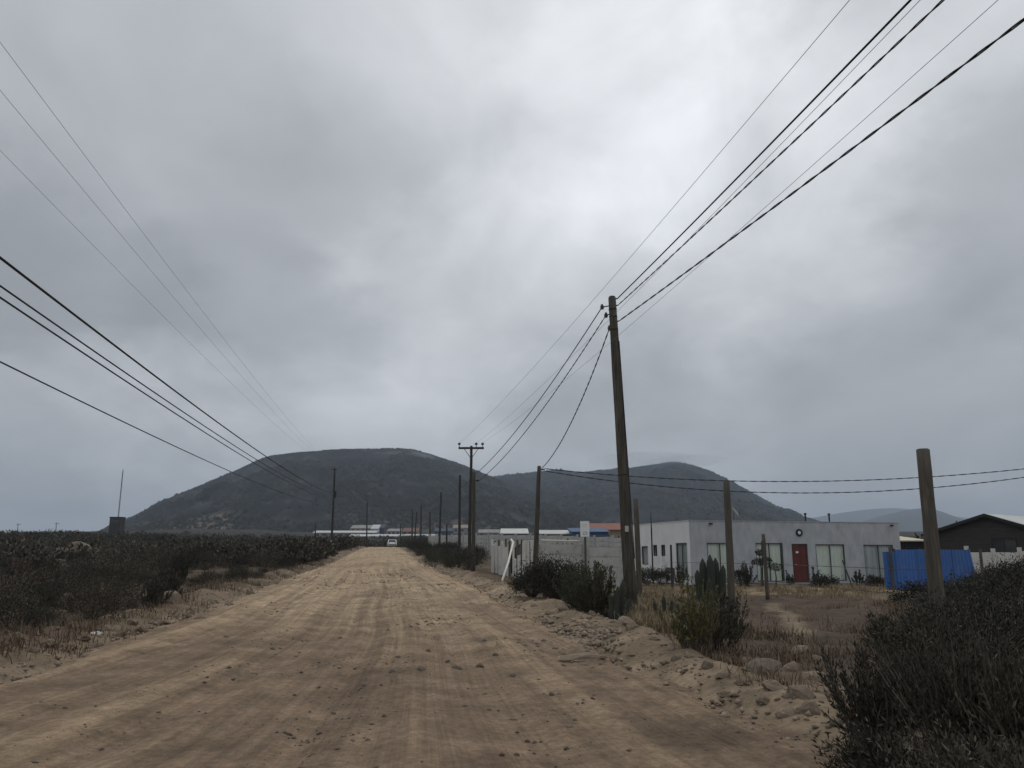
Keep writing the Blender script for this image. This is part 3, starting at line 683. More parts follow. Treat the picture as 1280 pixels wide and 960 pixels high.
def sign():
    p = PT(732, 700, 37.55); z = hz(p.x, p.y)
    s = empty('sign_board', (p.x, p.y, z), R(-6), 'small white notice board fixed on a post above the panel wall', 'sign')
    MB().tube([(0, 0, -.2), (0, 0, 2.75)], .05, 8).build('post', M['woodgrey'], s)
    zb, zt = ZY(671, 37.5) - z, ZY(651.5, 37.5) - z
    b = MB().span((-.22, -.085, zb), (.2, -.062, zt)).build('board', M['signw'], s)
    mk = MB().span((-.1, -.089, zb + .1), (.09, -.0865, zb + .13)).span((.06, -.089, zb + .132), (.09, -.0865, zb + .22)).span((-.08, -.089, zb + .2), (.058, -.0865, zb + .23)).span((-.1, -.089, zb + .132), (-.07, -.0865, zb + .18))
    mk.build('printed_mark', M['signg'], b)
    MB().span((-.13, -.089, zt - .16), (.11, -.0865, zt - .145)).span((-.13, -.089, zt - .24), (.07, -.0865, zt - .225)).build('printed_lines', M['zinc'], b)
sign()

def blue_fence():
    x0, x1, Y = GX(1120, 35), GX(1214, 35), 35.0; z = hz((x0 + x1) / 2, Y)
    f = empty('metal_sheet_fence', (x0, Y, z), 0, 'bright blue corrugated metal sheet fence beside the grey house', 'fence')
    n = 4; wd = (x1 - x0) / n
    def sheet(w_, h_, lean=0.0):
        V = []; k = max(10, int(w_ / .035)); F = []
        for zz in (0, 1):
            for i in range(k + 1):
                x = w_ * i / k; V.append((x + lean * (1 - zz) * (x / w_), .018 * (1 if (i // 2) % 2 else -1), zz * h_))
        F = [(i, i + 1, k + 2 + i, k + 1 + i) for i in range(k)]
        return MB().add(V, F)
    for i in range(n):
        o = sheet(wd - .004, 1.74 + random.uniform(-.02, .02), .22 if i == n - 1 else 0).build('metal_sheet', M['blue'], f)
        o.location = (i * wd, random.uniform(-.02, .02), -.02); sm = o.modifiers.new('thickness', 'SOLIDIFY'); sm.thickness = .006
    o = sheet(.62, 1.72).build('metal_sheet', M['blue'], f); o.location = (-.60, -.09, -.1); o.rotation_euler = (0, 0, R(7)); sm = o.modifiers.new('thickness', 'SOLIDIFY'); sm.thickness = .006
    o = MB().box((-.28, -.13, .85), (.09, .06, 1.95)).build('post', M['woodgrey'], f)
    for i in (0, 2, 4): MB().box((i * wd, .09, .8), (.07, .07, 1.9)).build('post', M['woodgrey'], f)
    for zz in (.4, 1.4): MB().span((0, .045, zz), (n * wd, .085, zz + .06)).build('rail', M['woodgrey'], f)
blue_fence()

def gable_house(name, loc, rot, wl, wr, zl, zr, zp, depth, label, wm, rm, win=None):
    """gable end in local XZ, ridge runs along +y; eaves at -wl and +wr"""
    h = empty(name, loc, rot, label, 'house')
    V = [(-wl + .3, 0, -.5), (wr - .3, 0, -.5), (wr - .3, 0, zr + .02), (0, 0, zp - .06), (-wl + .3, 0, zl + .02)]; V += [(x, depth, z) for x, y, z in V]
    mb = MB().add(V, [(0, 1, 2, 3, 4), (9, 8, 7, 6, 5), (0, 4, 9, 5), (1, 6, 7, 2), (0, 5, 6, 1), (2, 7, 8, 3), (3, 8, 9, 4)])
    mb.build('wall', wm, h)
    for nm, xe, ze in (('roof_slope', -wl, zl), ('roof_slope', wr, zr)):
        nrm = Vector((zp - ze, 0, abs(xe))).normalized() * .07; nrm.x *= 1 if xe > 0 else -1
        V = [(0, -.35, zp), (xe, -.35, ze - .05), (xe, depth + .3, ze - .05), (0, depth + .3, zp)]; V += [(x + nrm.x, y, z + nrm.z) for x, y, z in V]
        MB().add(V, [(0, 1, 2, 3), (7, 6, 5, 4), (0, 4, 5, 1), (1, 5, 6, 2), (2, 6, 7, 3), (3, 7, 4, 0)]).build(nm, rm, h)
        bb = MB(); V = [(0, -.385, zp - .12), (xe, -.385, ze - .2), (xe, -.353, ze - .2), (0, -.353, zp - .12)]; V += [(x, y, z + .19) for x, y, z in V]
        bb.add(V, [(3, 2, 1, 0), (4, 5, 6, 7), (0, 1, 5, 4), (1, 2, 6, 5), (2, 3, 7, 6), (3, 0, 4, 7)]).build('bargeboard', M['dark'], h)
    if win:
        for x0, x1, z0, z1 in win:
            f = MB().span((x0, -.05, z0), (x0 + .06, -.002, z1)).span((x1 - .06, -.05, z0), (x1, -.002, z1)).span((x0 + .06, -.05, z1 - .06), (x1 - .06, -.002, z1)).span((x0 + .06, -.05, z0), (x1 - .06, -.002, z0 + .06)).span(((x0 + x1) / 2 - .03, -.046, z0 + .06), ((x0 + x1) / 2 + .03, -.002, z1 - .06)).build('window', M['dark'], h)
            MB().span((x0 + .06, -.03, z0 + .06), ((x0 + x1) / 2 - .03, -.01, z1 - .06)).build('pane', M['carglass'], f); MB().span(((x0 + x1) / 2 + .03, -.03, z0 + .06), (x1 - .06, -.01, z1 - .06)).build('pane', M['carglass'], f)
    return h
ap = PT(1233, 643.5, 50); gz = hz(ap.x, ap.y)
gh = gable_house('gabled_house', (ap.x, ap.y, gz), R(-50), 3.9, 3.9, 2.75 - gz, 2.55 - gz, ap.z - gz, 9, 'dark boarded house with a pale metal gable roof beyond the pale panel wall', M['darkwood'], M['zinc'], [(.1, 1.5, 1.2, 2.25)])
# horizontal boards of the gable wall, each proud of the next
for k in range(13):
    z = .35 + k * .2; tp = lambda xe, ze: xe * max(0, (ap.z - gz - .1 - z - .2)) / (ap.z - gz - ze)
    xl, xr = max(-3.55, tp(-3.9, 2.75 - gz)), min(3.55, tp(3.9, 2.55 - gz))
    if xr - xl < .3: continue
    segs = [(xl, xr)] if not (1.0 < z + .1 < 2.3) else [(xl, .09), (1.51, xr)]
    for a, b in segs:
        if b - a > .1: MB().add([(a, -.003, z), (b, -.003, z), (b, -.03, z), (a, -.03, z), (a, -.003, z + .19), (b, -.003, z + .19), (b, -.012, z + .19), (a, -.012, z + .19)], [(3, 2, 1, 0), (4, 5, 6, 7), (0, 1, 5, 4), (1, 2, 6, 5), (2, 3, 7, 6), (3, 0, 4, 7)]).build('board', M['darkwood'], gh)

def simple_shed(name, px0, px1, ytop, ybot, yeave, Y, depth, wm, rm, label, cat='shed', windows=0, ground_drop=2.5, overhang=.25, rot=0.0):
    """low building: walls, single-pitch roof sheet rising to the back, windows and door on the front"""
    x0, x1 = GX(px0, Y, ytop), GX(px1, Y, ytop); ze, zt = ZY(yeave, Y), ZY(ytop, Y + depth); zb = min(ZY(ybot, Y), hz((x0 + x1) / 2, Y))
    L = x1 - x0; h = empty(name, (x0, Y, zb), rot, label, cat); hh = ze - zb
    ops = []
    n = windows
    for i in range(n):
        c = L * (i + .5) / n; ww = min(.9, L / n * .28) * (1 if L < 14 else 1.5); ops.append((c - ww, c + ww, hh * .35, hh * .8))
    mb = MB(); wall_cells(mb, L, hh, .15, ops, z0=-.6); mb.build('front_wall', wm, h)
    zt2 = max(zt - zb, hh + .15)
    V = [(0, .15, -.6), (0, depth, -.6), (0, depth, zt2), (0, .15, hh)]; mb = MB()
    for x in (0, L - .15):
        mb = MB()
        P8 = [(x, y, z) for _, y, z in V] + [(x + .15, y, z) for _, y, z in V]
        mb.add(P8, [(0, 1, 2, 3), (7, 6, 5, 4), (0, 4, 5, 1), (1, 5, 6, 2), (2, 6, 7, 3), (3, 7, 4, 0)]).build('side_wall', wm, h)
    V = [(-overhang, -overhang, hh + .01), (L + overhang, -overhang, hh + .01), (L + overhang, depth + overhang, zt2 + .03), (-overhang, depth + overhang, zt2 + .03)]; V += [(x, y, z + .08) for x, y, z in V]
    MB().add(V, [(3, 2, 1, 0), (4, 5, 6, 7), (0, 1, 5, 4), (1, 2, 6, 5), (2, 3, 7, 6), (3, 0, 4, 7)]).build('roof', rm, h)
    for a, b, c, d in ops:
        f = MB().span((a, .05, c), (a + .06, .1, d)).span((b - .06, .05, c), (b, .1, d)).span((a + .06, .05, d - .06), (b - .06, .1, d)).span((a + .06, .05, c), (b - .06, .1, c + .06)).build('window', M['frame'], h)
        MB().span((a + .06, .07, c + .06), (b - .06, .085, d - .06)).build('pane', M['carglass'], f)
    return h
simple_shed('shed', 1124, 1156, 672, 690, 677, 60, 4, M['dark'], M['cream'], 'low shed with a cream roof behind the blue metal fence', windows=1)
simple_shed('shed', 627, 659, 661.5, 676, 667.5, 118, 9, M['bluewall'], M['zinc'], 'blue walled shed with pale metal roof beyond the long panel wall', windows=2)
simple_shed('shed', 677, 711, 663.5, 676, 668, 100, 6, M['greywall'], M['whitewall'], 'low shed with white roof beside the blue walled shed', windows=1)
simple_shed('house', 716, 760, 661, 676, 665.5, 96, 6, M['bluewall'], M['bluewall'], 'dull blue house in front of the rust orange roof', 'house', windows=2)
simple_shed('house', 737, 800, 655, 676, 663, 108, 10, M['tanwall'], M['terracotta'], 'house with a rust orange roof behind the tall leaning pole', 'house', windows=2)

# settlement at the foot of the hill
TOWN = [(391, 470, 663.5, 672, 666, 430, 8, 'greywall', 'whitewall', 'long low white-roofed greenhouse block at the foot of the hill', 'greenhouse', 8),
        (436, 545, 668, 674, 670.5, 400, 7, 'greywall', 'whitewall', 'second long low white-roofed block nearer the road crest', 'greenhouse', 9),
        (438, 464, 656.5, 664, 660.5, 520, 10, 'tanwall', 'greywall', 'tan building with grey roof above the long greenhouse block', 'building', 4),
        (464, 473, 656, 665, 661, 500, 8, 'whitewall', 'whitewall', 'small white house next to the tan hillside building', 'house', 2),
        (473, 480, 655.5, 664, 660, 505, 8, 'farblue', 'farblue', 'small blue house next to the small white house', 'house', 1),
        (484, 500, 661, 668, 664, 470, 8, 'greywall', 'greywall', 'grey house behind the distant row of poles', 'house', 3),
        (503, 522, 660, 668, 664.5, 480, 8, 'tanwall', 'farred', 'tan house with reddish roof behind the distant row of poles', 'house', 3),
        (543, 566, 660.5, 668, 664, 470, 8, 'farblue', 'farblue', 'dark blue long house behind the bushy verge', 'house', 3),
        (566, 590, 656, 664, 660, 560, 8, 'greywall', 'tanwall', 'grey house with tan roof on the slope behind the bushy verge', 'house', 3),
        (598, 624, 662, 670, 666, 420, 8, 'greywall', 'greywall', 'grey long shed left of the blue walled shed', 'shed', 3)]
for p0, p1, yt, yb, ye, Y, dp, wm, rm, lb, ct, nw in TOWN:
    simple_shed('far_' + ct, p0, p1, yt, yb, ye, Y, dp, M[wm], M[rm], lb, ct, windows=nw)
# blocky tank house and guyed mast on the rise
bx = PT(136, 660, 260); x1 = PT(149.5, 660, 260).x; zt = ZY(647, 260); zb = hz(bx.x, 260) - .5
tk = empty('water_tank_house', (bx.x, 260, zb), 0, 'square dark tank house on the rise below the tall mast', 'building')
MB().span((0, 0, 0), (x1 - bx.x, 3.4, zt - zb)).build('wall', M['polefar'], tk)
MB().span((-.15, -.15, zt - zb + .003), (x1 - bx.x + .15, 3.55, zt - zb + .25)).build('roof', M['dark'], tk)
for i in range(3): MB().span((.35 + i * 1.05, -.04, zt - zb - 1.9), (.95 + i * 1.05, -.003, zt - zb - .6)).build('window', M['carglass'], tk)
mp_ = PT(147.5, 650, 262); mt = PT(153.5, 590, 262)
ms = empty('lattice_mast', (mp_.x, 262, hz(mp_.x, 262)), 0, 'tall thin lattice radio mast on the rise beside the tank house', 'mast')
b0 = Vector((0, 0, 0)); t0 = Vector((mt.x - mp_.x, 0, mt.z - hz(mp_.x, 262))); mb = MB()
legs = [Vector((.16 * math.cos(a_), .16 * math.sin(a_), 0)) for a_ in (0, 2.09, 4.19)]
for l in legs: mb.tube([b0 + l * 1.3, t0 + l * .7], .045, 4)
mb.build('legs', M['iron'], ms); mb = MB()
for i in range(26):
    for k in range(3):
        a_ = b0.lerp(t0, i / 26) + legs[k]; b_ = b0.lerp(t0, (i + 1) / 26) + legs[(k + 1) % 3]; mb.tube([a_, b_], .022, 3)
mb.build('bracing', M['iron'], ms); MB().tube([t0, t0 + Vector((.03, 0, .9))], .1, 5).build('antenna', M['iron'], ms)
for px, yt, Y in ((22, 654, 420), (70, 653, 400)):
    p = PT(px, 664, Y); z = hz(p.x, Y); q = PT(px + .6, yt, Y)
    po = empty('far_pylon', (p.x, Y, z), 0, 'tiny thin pylon on the skyline beyond the scrub', 'pylon', 'thin pylons on the far skyline')
    MB().tube([(0, 0, 0), (q.x - p.x, 0, q.z - z)], [.22, .12], 5).build('shaft', M['polefar'], po); MB().tube([(-1.1, 0, q.z - z - .6), (1.3, 0, q.z - z - .6)], .09, 4).build('crossarm', M['polefar'], po)

# vehicles
def car(name, loc, rz, L, Wd, Hh, body, label, kind='car'):
    c = empty(name, loc, rz, label, kind)
    prof_ = [(-L / 2, .35), (-L / 2, .75), (-L * .47, .9), (-L * .42, Hh * .62), (-L * .30, Hh * .97), (-L * .05, Hh), (L * .12, Hh * .98), (L * .26, Hh * .63), (L * .44, Hh * .56), (L / 2, Hh * .42), (L / 2, .3), (L * .3, .22), (-L * .35, .22)]
    n = len(prof_); V = []; F = []
    for k, s_ in ((0, -1), (1, -.93), (2, .93), (3, 1)):
        for x, z in prof_:
            tp = 1 - .14 * max(0, (z - Hh * .6) / (Hh * .4)) ; V.append((s_ * Wd / 2 * tp, x if abs(s_) == 1 else x * 1.012, z if abs(s_) < 1 else z - .02))
    for k in range(3):
        for i in range(n): F.append((k * n + i, k * n + (i + 1) % n, (k + 1) * n + (i + 1) % n, (k + 1) * n + i))
    F += [tuple(range(n))[::-1], tuple(3 * n + i for i in range(n))]
    MB().add(V, F).build('body', body, c)
    # windscreens and side glass
    def gl(y0, z0, y1, z1, nm):
        w0, w1 = Wd * .42, Wd * .36; e = .02
        MB().add([(-w0, y0, z0), (w0, y0, z0), (w1, y1, z1), (-w1, y1, z1)], [(0, 1, 2, 3)]).build(nm, M['carglass'], c)
    gl(-L * .435, Hh * .66, -L * .325, Hh * .95, 'rear_window'); gl(L * .275, Hh * .66, L * .155, Hh * .96, 'windscreen')
    for s_ in (-1, 1):
        MB().add([(s_ * Wd * .508, -L * .34, Hh * .64), (s_ * Wd * .508, L * .2, Hh * .64), (s_ * Wd * .45, L * .1, Hh * .93), (s_ * Wd * .45, -L * .26, Hh * .93)], [(0, 1, 2, 3)]).build('side_window', M['carglass'], c)
        MB().box((s_ * Wd * .36, -L * .5 - .012, .82), (.2, .03, .16)).build('tail_light', M['red'], c); MB().box((s_ * Wd * .36, L * .5 + .004, .62), (.26, .03, .14)).build('headlight', M['glass'], c)
        for y in (-L * .3, L * .32):
            wh = MB().tube([(s_ * (Wd / 2 - .17), y, .32), (s_ * (Wd / 2 + .02), y, .32)], .32, 14).build('wheel', M['tyre'], c)
            MB().tube([(s_ * (Wd / 2 + .021), y, .32), (s_ * (Wd / 2 + .035), y, .32)], .19, 10).build('rim', M['zinc'], wh)
    MB().box((0, -L / 2 - .02, .48), (Wd * .9, .08, .16)).build('bumper', M['iron'], c)
    return c
p = PT(490, 681, 163); car('white_car', (p.x, 163, float(ZR(np.array([163.]))[0]) + .03), R(9), 4.0, 1.75, 1.5, M['paint'], 'white car coming over the crest of the dirt road')
p = PT(632, 690, 48.5); car('navy_van', (p.x + 1.6, 51.5, hz(p.x + 1.6, 51.5)), R(70), 4.4, 1.8, 1.95, M['navy'], 'navy van parked behind the upright-slab fence', 'van')

# ------------------------------------------------------------------ poles, posts and cables
def pole(name, base, top, r0, r1, mat, label, cat='utility pole', group=None, n=10, knots=True):
    b = Vector(base); t = Vector(top); e = empty(name, b, 0, label, cat, group); d = t - b
    k = 9 if n >= 10 else 2; pts = []; rad = []
    for i in range(k):
        s_ = i / (k - 1); w_ = .012 * d.length / 9 if knots and 0 < i < k - 1 else 0
        pts.append(d * s_ + Vector((random.uniform(-w_, w_), random.uniform(-w_, w_), 0))); rad.append((r0 + (r1 - r0) * s_) * (1 + (random.uniform(-.03, .03) if 0 < i < k - 1 else 0)))
    pts[0] = d * -.05
    MB().tube(pts, rad, n).build('shaft', mat, e, n >= 10)
    if n >= 10:
        MB().tube([d * .9985, d * 1.004], [r1 * .96, r1 * .8], n).build('cap', M['iron'], e)
        s_ = e.children[0].data
    return e, t
def gpole(name, pxb, Yb, pxt, pyt, r0, r1, mat, label, group=None, Yt=None, n=10, cat='utility pole'):
    x = GX(pxb, Yb, 740 if Yb < 25 else 705); z = hz(x, Yb); return pole(name, (x, Yb, z - .02), PT(pxt, pyt, Yt or Yb), r0, r1, mat, label, cat, group, n)
pA, tA = gpole('utility_pole', 789, 22.5, 765, 372, .18, .112, M['wood'], 'tall leaning weathered utility pole beside the dark green bush')
pA_ = Vector(pA.location)
def onA(py): # point on pole A's axis at image row py
    f = (py - 372) / (760 - 372); return tA.lerp(pA_, f) 
AT = []
for nm, py, ln in (('bracket', 383, -.30), ('bracket', 394, -.20), ('bracket', 411, -.12)):
    c = onA(py) - pA_; q = c + Vector((ln, .05, -.02))
    MB().tube([c + Vector((-.08, 0, 0)), q], .018, 6).build(nm, M['iron'], pA); MB().tube([q + Vector((0, 0, -.07)), q + Vector((0, 0, .0)), q + Vector((0, 0, .08))], [.045, .06, .03], 8).build('insulator', M['porc'], pA)
    AT.append(q + pA_)
BT = []
for py in (374, 383, 404):
    c = onA(py) - pA_; q = c + Vector((.15, -.05, 0)); MB().tube([c, q], .02, 6).build('eye_bolt', M['iron'], pA); BT.append(q + pA_)
# ground wire running down the tall pole
MB().tube([onA(430) - pA_ + Vector((.120, -.05, 0)), onA(560) - pA_ + Vector((.142, -.05, 0)), onA(700) - pA_ + Vector((.165, -.05, 0))], .012, 5).build('down_lead', M['iron'], pA)
for py in (388, 398, 415, 600):
    c = onA(py) - pA_; rr_ = .112 + (.18 - .112) * (py - 372) / 388 + .006; ax_ = (tA - pA_).normalized()
    MB().tube([c - ax_ * .02, c + ax_ * .02], rr_, 12).build('strap', M['iron'], pA)
c = onA(665) - pA_; MB().box(c + Vector((-.02, -.178, 0)), (.1, .006, .16)).build('number_plate', M['zinc'], pA)
pC, tC = gpole('utility_pole', 668, 36, 674, 583, .13, .085, M['wood'], 'short pole at the corner of the concrete walls carrying two cables sideways')
c = tC - Vector(pC.location); MB().tube([c + Vector((.08, 0, -.15)), c + Vector((.24, 0, -.13))], .03, 6).build('bracket', M['iron'], pC)
pD, tD = gpole('crossarm_pole', 586.5, 48, 589.2, 558, .115, .08, M['polefar'], 'utility pole with a crossarm and three insulators')
c = tD - Vector(pD.location); za = -.12
MB().box(c + Vector((0, -.13, za)), (1.52, .1, .12)).build('crossarm', M['polefar'], pD)
INS = []
for x in (-.72, .30, .68):
    q = c + Vector((x, -.13, za + .062)); MB().tube([q, q + Vector((0, 0, .12)), q + Vector((0, 0, .14)), q + Vector((0, 0, .22)), q + Vector((0, 0, .27))], [.02, .02, .085, .085, .04], 8).build('insulator', M['porc'], pD); INS.append(q + Vector((0, 0, .25)) + Vector(pD.location))
for s_ in (-1, 1): MB().tube([c + Vector((s_ * .42, -.13, za - .05)), c + Vector((s_ * .06, -.11, za - .55))], .018, 5).build('brace', M['iron'], pD)
pE, tE = gpole('utility_pole', 591.5, 46.5, 592.5, 590, .125, .095, M['wood'], 'pole standing close beside the crossarm pole, twisted cables at its top')
c = tE - Vector(pE.location); MB().tube([c + Vector((.1, -.05, -.5)), c + Vector((.22, -.08, -.5)), c + Vector((.3, -.08, -.5))], [.02, .06, .06], 6).build('cable_clamp', M['iron'], pE)
far = 'thin dark utility poles receding along the verge'; fl = 'thin distant utility pole in the receding row beyond the crossarm pole'
ROW = []
for pb, Y, pt, py, lb in ((574, 52, 575, 594, 'thin dark pole standing just beyond the crossarm pole'), (548.5, 72, 551.5, 615.5, 'dark pole leaning slightly, next in the row after the crossarm group'),
                      (537.3, 92, 537.5, 640, fl), (525.5, 105, 526.5, 632, fl), (517, 118, 521, 640, fl), (514.5, 126, 515.5, 637, fl), (500.5, 150, 500.5, 655, fl), (558, 80, 558.5, 655, fl)):
    q, t_ = gpole('utility_pole', pb, Y, pt, py, .085 + .0003 * Y, .06 + .0002 * Y, M['polefar'], lb, far if lb == fl else None, n=7); ROW.append(t_)
pL, tL = gpole('utility_pole', 413.5, 80, 418.5, 585, .12, .08, M['polefar'], 'dark utility pole with a pale foot at the scrub edge')
bL = Vector(pL.location); c = tL - bL
MB().tube([Vector((0, 0, -.2)), c * .17], [.2, .175], 9).build('pale_foot', M['poleconc'], pL); MB().tube([c * .655 + Vector((.16, -.1, 0)), c * .73 + Vector((.16, -.1, 0))], .13, 8).build('cable_box', M['iron'], pL)
pL2, tL2 = gpole('utility_pole', 457.5, 138, 459, 628, .13, .1, M['polefar'], 'second pole on the scrub side of the road, near the crest', n=7)
q, _ = gpole('utility_pole', 393, 100, 394.5, 655, .08, .06, M['polefar'], 'very thin short pole inside the scrub behind the pale-footed pole', n=6)
# tall cut posts and fence stakes on the plot by the house
gpole('tall_post', 798.5, 28.5, 794.5, 624, .105, .085, M['woodgrey'], 'slim grey post right behind the tall leaning pole', cat='post')
gpole('tall_post', 914, 24, 908, 601, .11, .095, M['woodgrey'], 'tall cut-off wooden post in front of the house between the cactus and the red door', cat='post')
gpole('tall_post', 1170, 16.5, 1153.5, 562, .15, .13, M['woodgrey'], 'thick tall cut-off post in front of the blue metal fence', cat='post')
gpole('fence_stake', 957, 28, 954, 668, .07, .062, M['woodgrey'], 'grey stake in the straw grass in front of the house window', cat='post')
gpole('fence_stake', 839, 35, 838.5, 681, .05, .045, M['polefar'], 'thin black stake in front of the white side wall', cat='post', n=7)
gpole('fence_stake', 1064, 36, 1053, 700, .035, .03, M['woodgrey'], 'thin pale stake leaning in front of the curtained window', cat='post', n=7)
gpole('fence_stake', 1227, 30, 1225, 686, .06, .05, M['woodgrey'], 'dark stake in front of the pale panel wall', cat='post', n=7)
gpole('fence_stake', 1196, 57, 1195.5, 651, .055, .05, M['polefar'], 'thin dark stake standing beside the dark gabled house', cat='post', n=7)
gpole('fence_stake', 952, 40.6, 952, 676, .03, .025, M['iron'], 'thin iron stake by the terrace', cat='post', n=6)
# poles outside the view that carry the cables on
def plain_pole(x, y, h, label):
    e, _ = pole('utility_pole', (x, y, hz(x, y)), (x, y, hz(x, y) + h), .2, .13, M['wood'], label); return e
plain_pole(27.0, 34.5, 5.9, 'pole past the dark gabled house receiving the two sideways cables')

def solve_span(P1, px, py, Yb, zb, sag):
    """far support on the line Y=Yb so that the hanging cable passes through the sight line of a point seen in the photo"""
    r = ray(px, py); lo, hi = -60., 60.
    def err(Xb):
        dx, dy = Xb - P1.x, Yb - P1.y
        den = r.x * dy - r.y * dx                       # (r*k) on line P1 + s*(dx,dy)
        k = (P1.x * dy - P1.y * dx) / den
        s_ = (k * r.y - P1.y) / dy
        z = P1.z + (zb - P1.z) * s_ - 4 * sag * s_ * (1 - s_)
        return (1.6 + k * r.z) - z, s_
    best = min((abs(err(X)[0]), X) for X in np.linspace(-40, 40, 4001) if 0 < err(X)[1] < 1)
    return Vector((best[1], Yb, zb))
def hang(A, B, sag, n=40): return [A.lerp(B, i / n) - Vector((0, 0, 4 * sag * (i / n) * (1 - i / n))) for i in range(n + 1)]
def cable(pts, r, label, twist=0.0, mat='cable', group=None, name='overhead_cable'):
    mb = MB()
    if twist:
        P = [Vector(p) for p in pts]; L = [0]
        for a_, b_ in zip(P, P[1:]): L.append(L[-1] + (b_ - a_).length)
        n = int(L[-1] / twist * 8); xs = np.linspace(0, L[-1], n); A = np.array(P); q = np.stack([np.interp(xs, L, A[:, i]) for i in range(3)], 1)
        t = (P[-1] - P[0]).normalized(); e1 = t.cross(Vector((0, 0, 1))).normalized(); e2 = t.cross(e1)
        for ph in (0, math.pi):
            mb.tube([Vector(q[i]) + (e1 * math.cos(xs[i] / twist * 2 * math.pi + ph) + e2 * math.sin(xs[i] / twist * 2 * math.pi + ph)) * r * .95 for i in range(n)], r, 4)
    else: mb.tube(pts, r, 5)
    return tag(mb.build(name, M[mat], None, True), label, 'cable', group)
ends = []
for P1, px, py, sg, tw, r, lb in ((BT[0], 1138, 0, .35, 0, .017, 'thick smooth black cable running over the road from the top of the tall leaning pole'),
                             (BT[1], 1179, 0, .35, .9, .0105, 'twisted black cable just below the thick smooth one on the tall leaning pole'),
                             (BT[2], 1280, 24, .35, 1.1, .0125, 'lowest thick twisted cable leaving the tall leaning pole towards the viewer')):
    E = solve_span(P1, px, py, -24, P1.z - .1, sg); ends.append(E); cable(hang(P1, E, sg), r, lb, tw)
for I, px in zip(INS, (1062, 1150, 1247)):
    E = solve_span(I, px, 0, -26, I.z - .5, .9); ends.append(E)
    cable(hang(I, E, .9, 60), .0036, 'thin bare high wire strung from the crossarm pole over the road', mat='hv', group='bare wires of the crossarm pole', name='bare_wire')
rp = Vector((sum(e.x for e in ends) / len(ends), -25, 0)); e_ = plain_pole(rp.x, -25, 8.6, 'pole behind the viewpoint holding the cables over the road')
MB().box((0, .15, 8.2), (max(e.x for e in ends) - min(e.x for e in ends) + .5, .1, .12)).build('crossarm', M['wood'], e_)
cable(hang(AT[0], tE + Vector((.1, -.05, -.12)), .45), .016, 'smooth black cable sagging from the tall leaning pole to the pole beside the crossarm')
cable(hang(AT[1], tE + Vector((.3, -.08, -.5)), .5), .010, 'twisted cable sagging from the tall leaning pole to the clamp beside the crossarm', .8)
cable(hang(AT[2], tC + Vector((.1, -.02, -.1)), .55), .011, 'twisted service cable dropping from the tall leaning pole to the short corner pole', .8)
Q = Vector((27.0, 34.5, 0)); Q.z = hz(27, 34.5) + 5.75
cable(hang(tC + Vector((.24, 0, -.1)), Q, .85), .012, 'upper of two cables crossing above the grey house from the short corner pole', .9)
cable(hang(tC + Vector((.24, 0, -.2)), Q + Vector((0, 0, -.12)), 1.25), .012, 'lower of two cables crossing above the grey house from the short corner pole', .9)
# cables on the scrub side
ends = []
for py0, pe, sg, r, lb in ((322, 617, 1.0, .021, 'thickest black cable of the pale-footed pole, above its two companions'), (357, 622, 1.0, .015, 'black cable of the pale-footed pole, upper of the close pair'),
                           (372, 625, 1.0, .015, 'black cable of the pale-footed pole, lower of the close pair'), (452, 632, 1.0, .013, 'lowest thin cable of the pale-footed pole, set apart below the close pair')):
    P1 = PT(417.5, pe, 80); E = solve_span(P1, 0, py0, -18, P1.z - 1.25, sg); ends.append(E); cable(hang(P1, E, sg, 60), r, lb)
for dx, py0 in ((.2, 52), (0, 112), (-.2, 188)):
    P1 = tL + Vector((dx, 0, -.1)); E = solve_span(P1, 0, py0, -18, P1.z - 1.3, 1.1); ends.append(E)
    cable(hang(P1, E, 1.1, 60), .0032, 'thin bare high wire strung to the top of the pale-footed pole', mat='hv', group='bare wires of the pale-footed pole', name='bare_wire')
    cable(hang(P1, tL2 + Vector((dx, 0, -.1)), .5, 16), .006, 'thin bare wire between the pale-footed pole and the pole near the crest', mat='hv', group='bare wires on the scrub side beyond the pale-footed pole', name='bare_wire')
c = tL - bL; MB().box(c + Vector((0, -.12, -.15)), (.5, .06, .06)).build('crossarm', M['polefar'], pL)
mx_ = sum(e.x for e in ends) / len(ends); e_ = plain_pole(mx_, -18, 8.8, 'pole behind the viewpoint holding the scrub-side cables')
for zz in (5.9, 8.4): MB().box((0, .15, zz), (max(e.x for e in ends) - min(e.x for e in ends) + .5, .1, .12)).build('crossarm', M['wood'], e_)
for a_, b_ in ((tE, ROW[1]), (ROW[1], ROW[3]), (ROW[3], ROW[5])):
    cable(hang(a_ + Vector((0, 0, -.2)), b_ + Vector((0, 0, -.2)), .4, 16), .014, 'black cable strung between the thin poles of the receding row', group='cables of the receding pole row')
# fence wires on the plot
def yz(x, y, h): return Vector((x, y, hz(x, y) + h))
s1, s2, s3, s4 = (GX(839, 35), 35), (GX(957, 28), 28), (GX(1064, 36), 36), (GX(1227, 30), 30)
for hgt in (.6, 1.15):
    tag(MB().tube([yz(*s1, hgt), yz(*s2, hgt), yz(GX(1170, 16.6), 16.6, hgt + .1)], .006, 4).build('fence_wire', M['iron'], None), 'thin fence wire strung from the black stake past the grey stake', 'wire', 'fence wires on the plot')

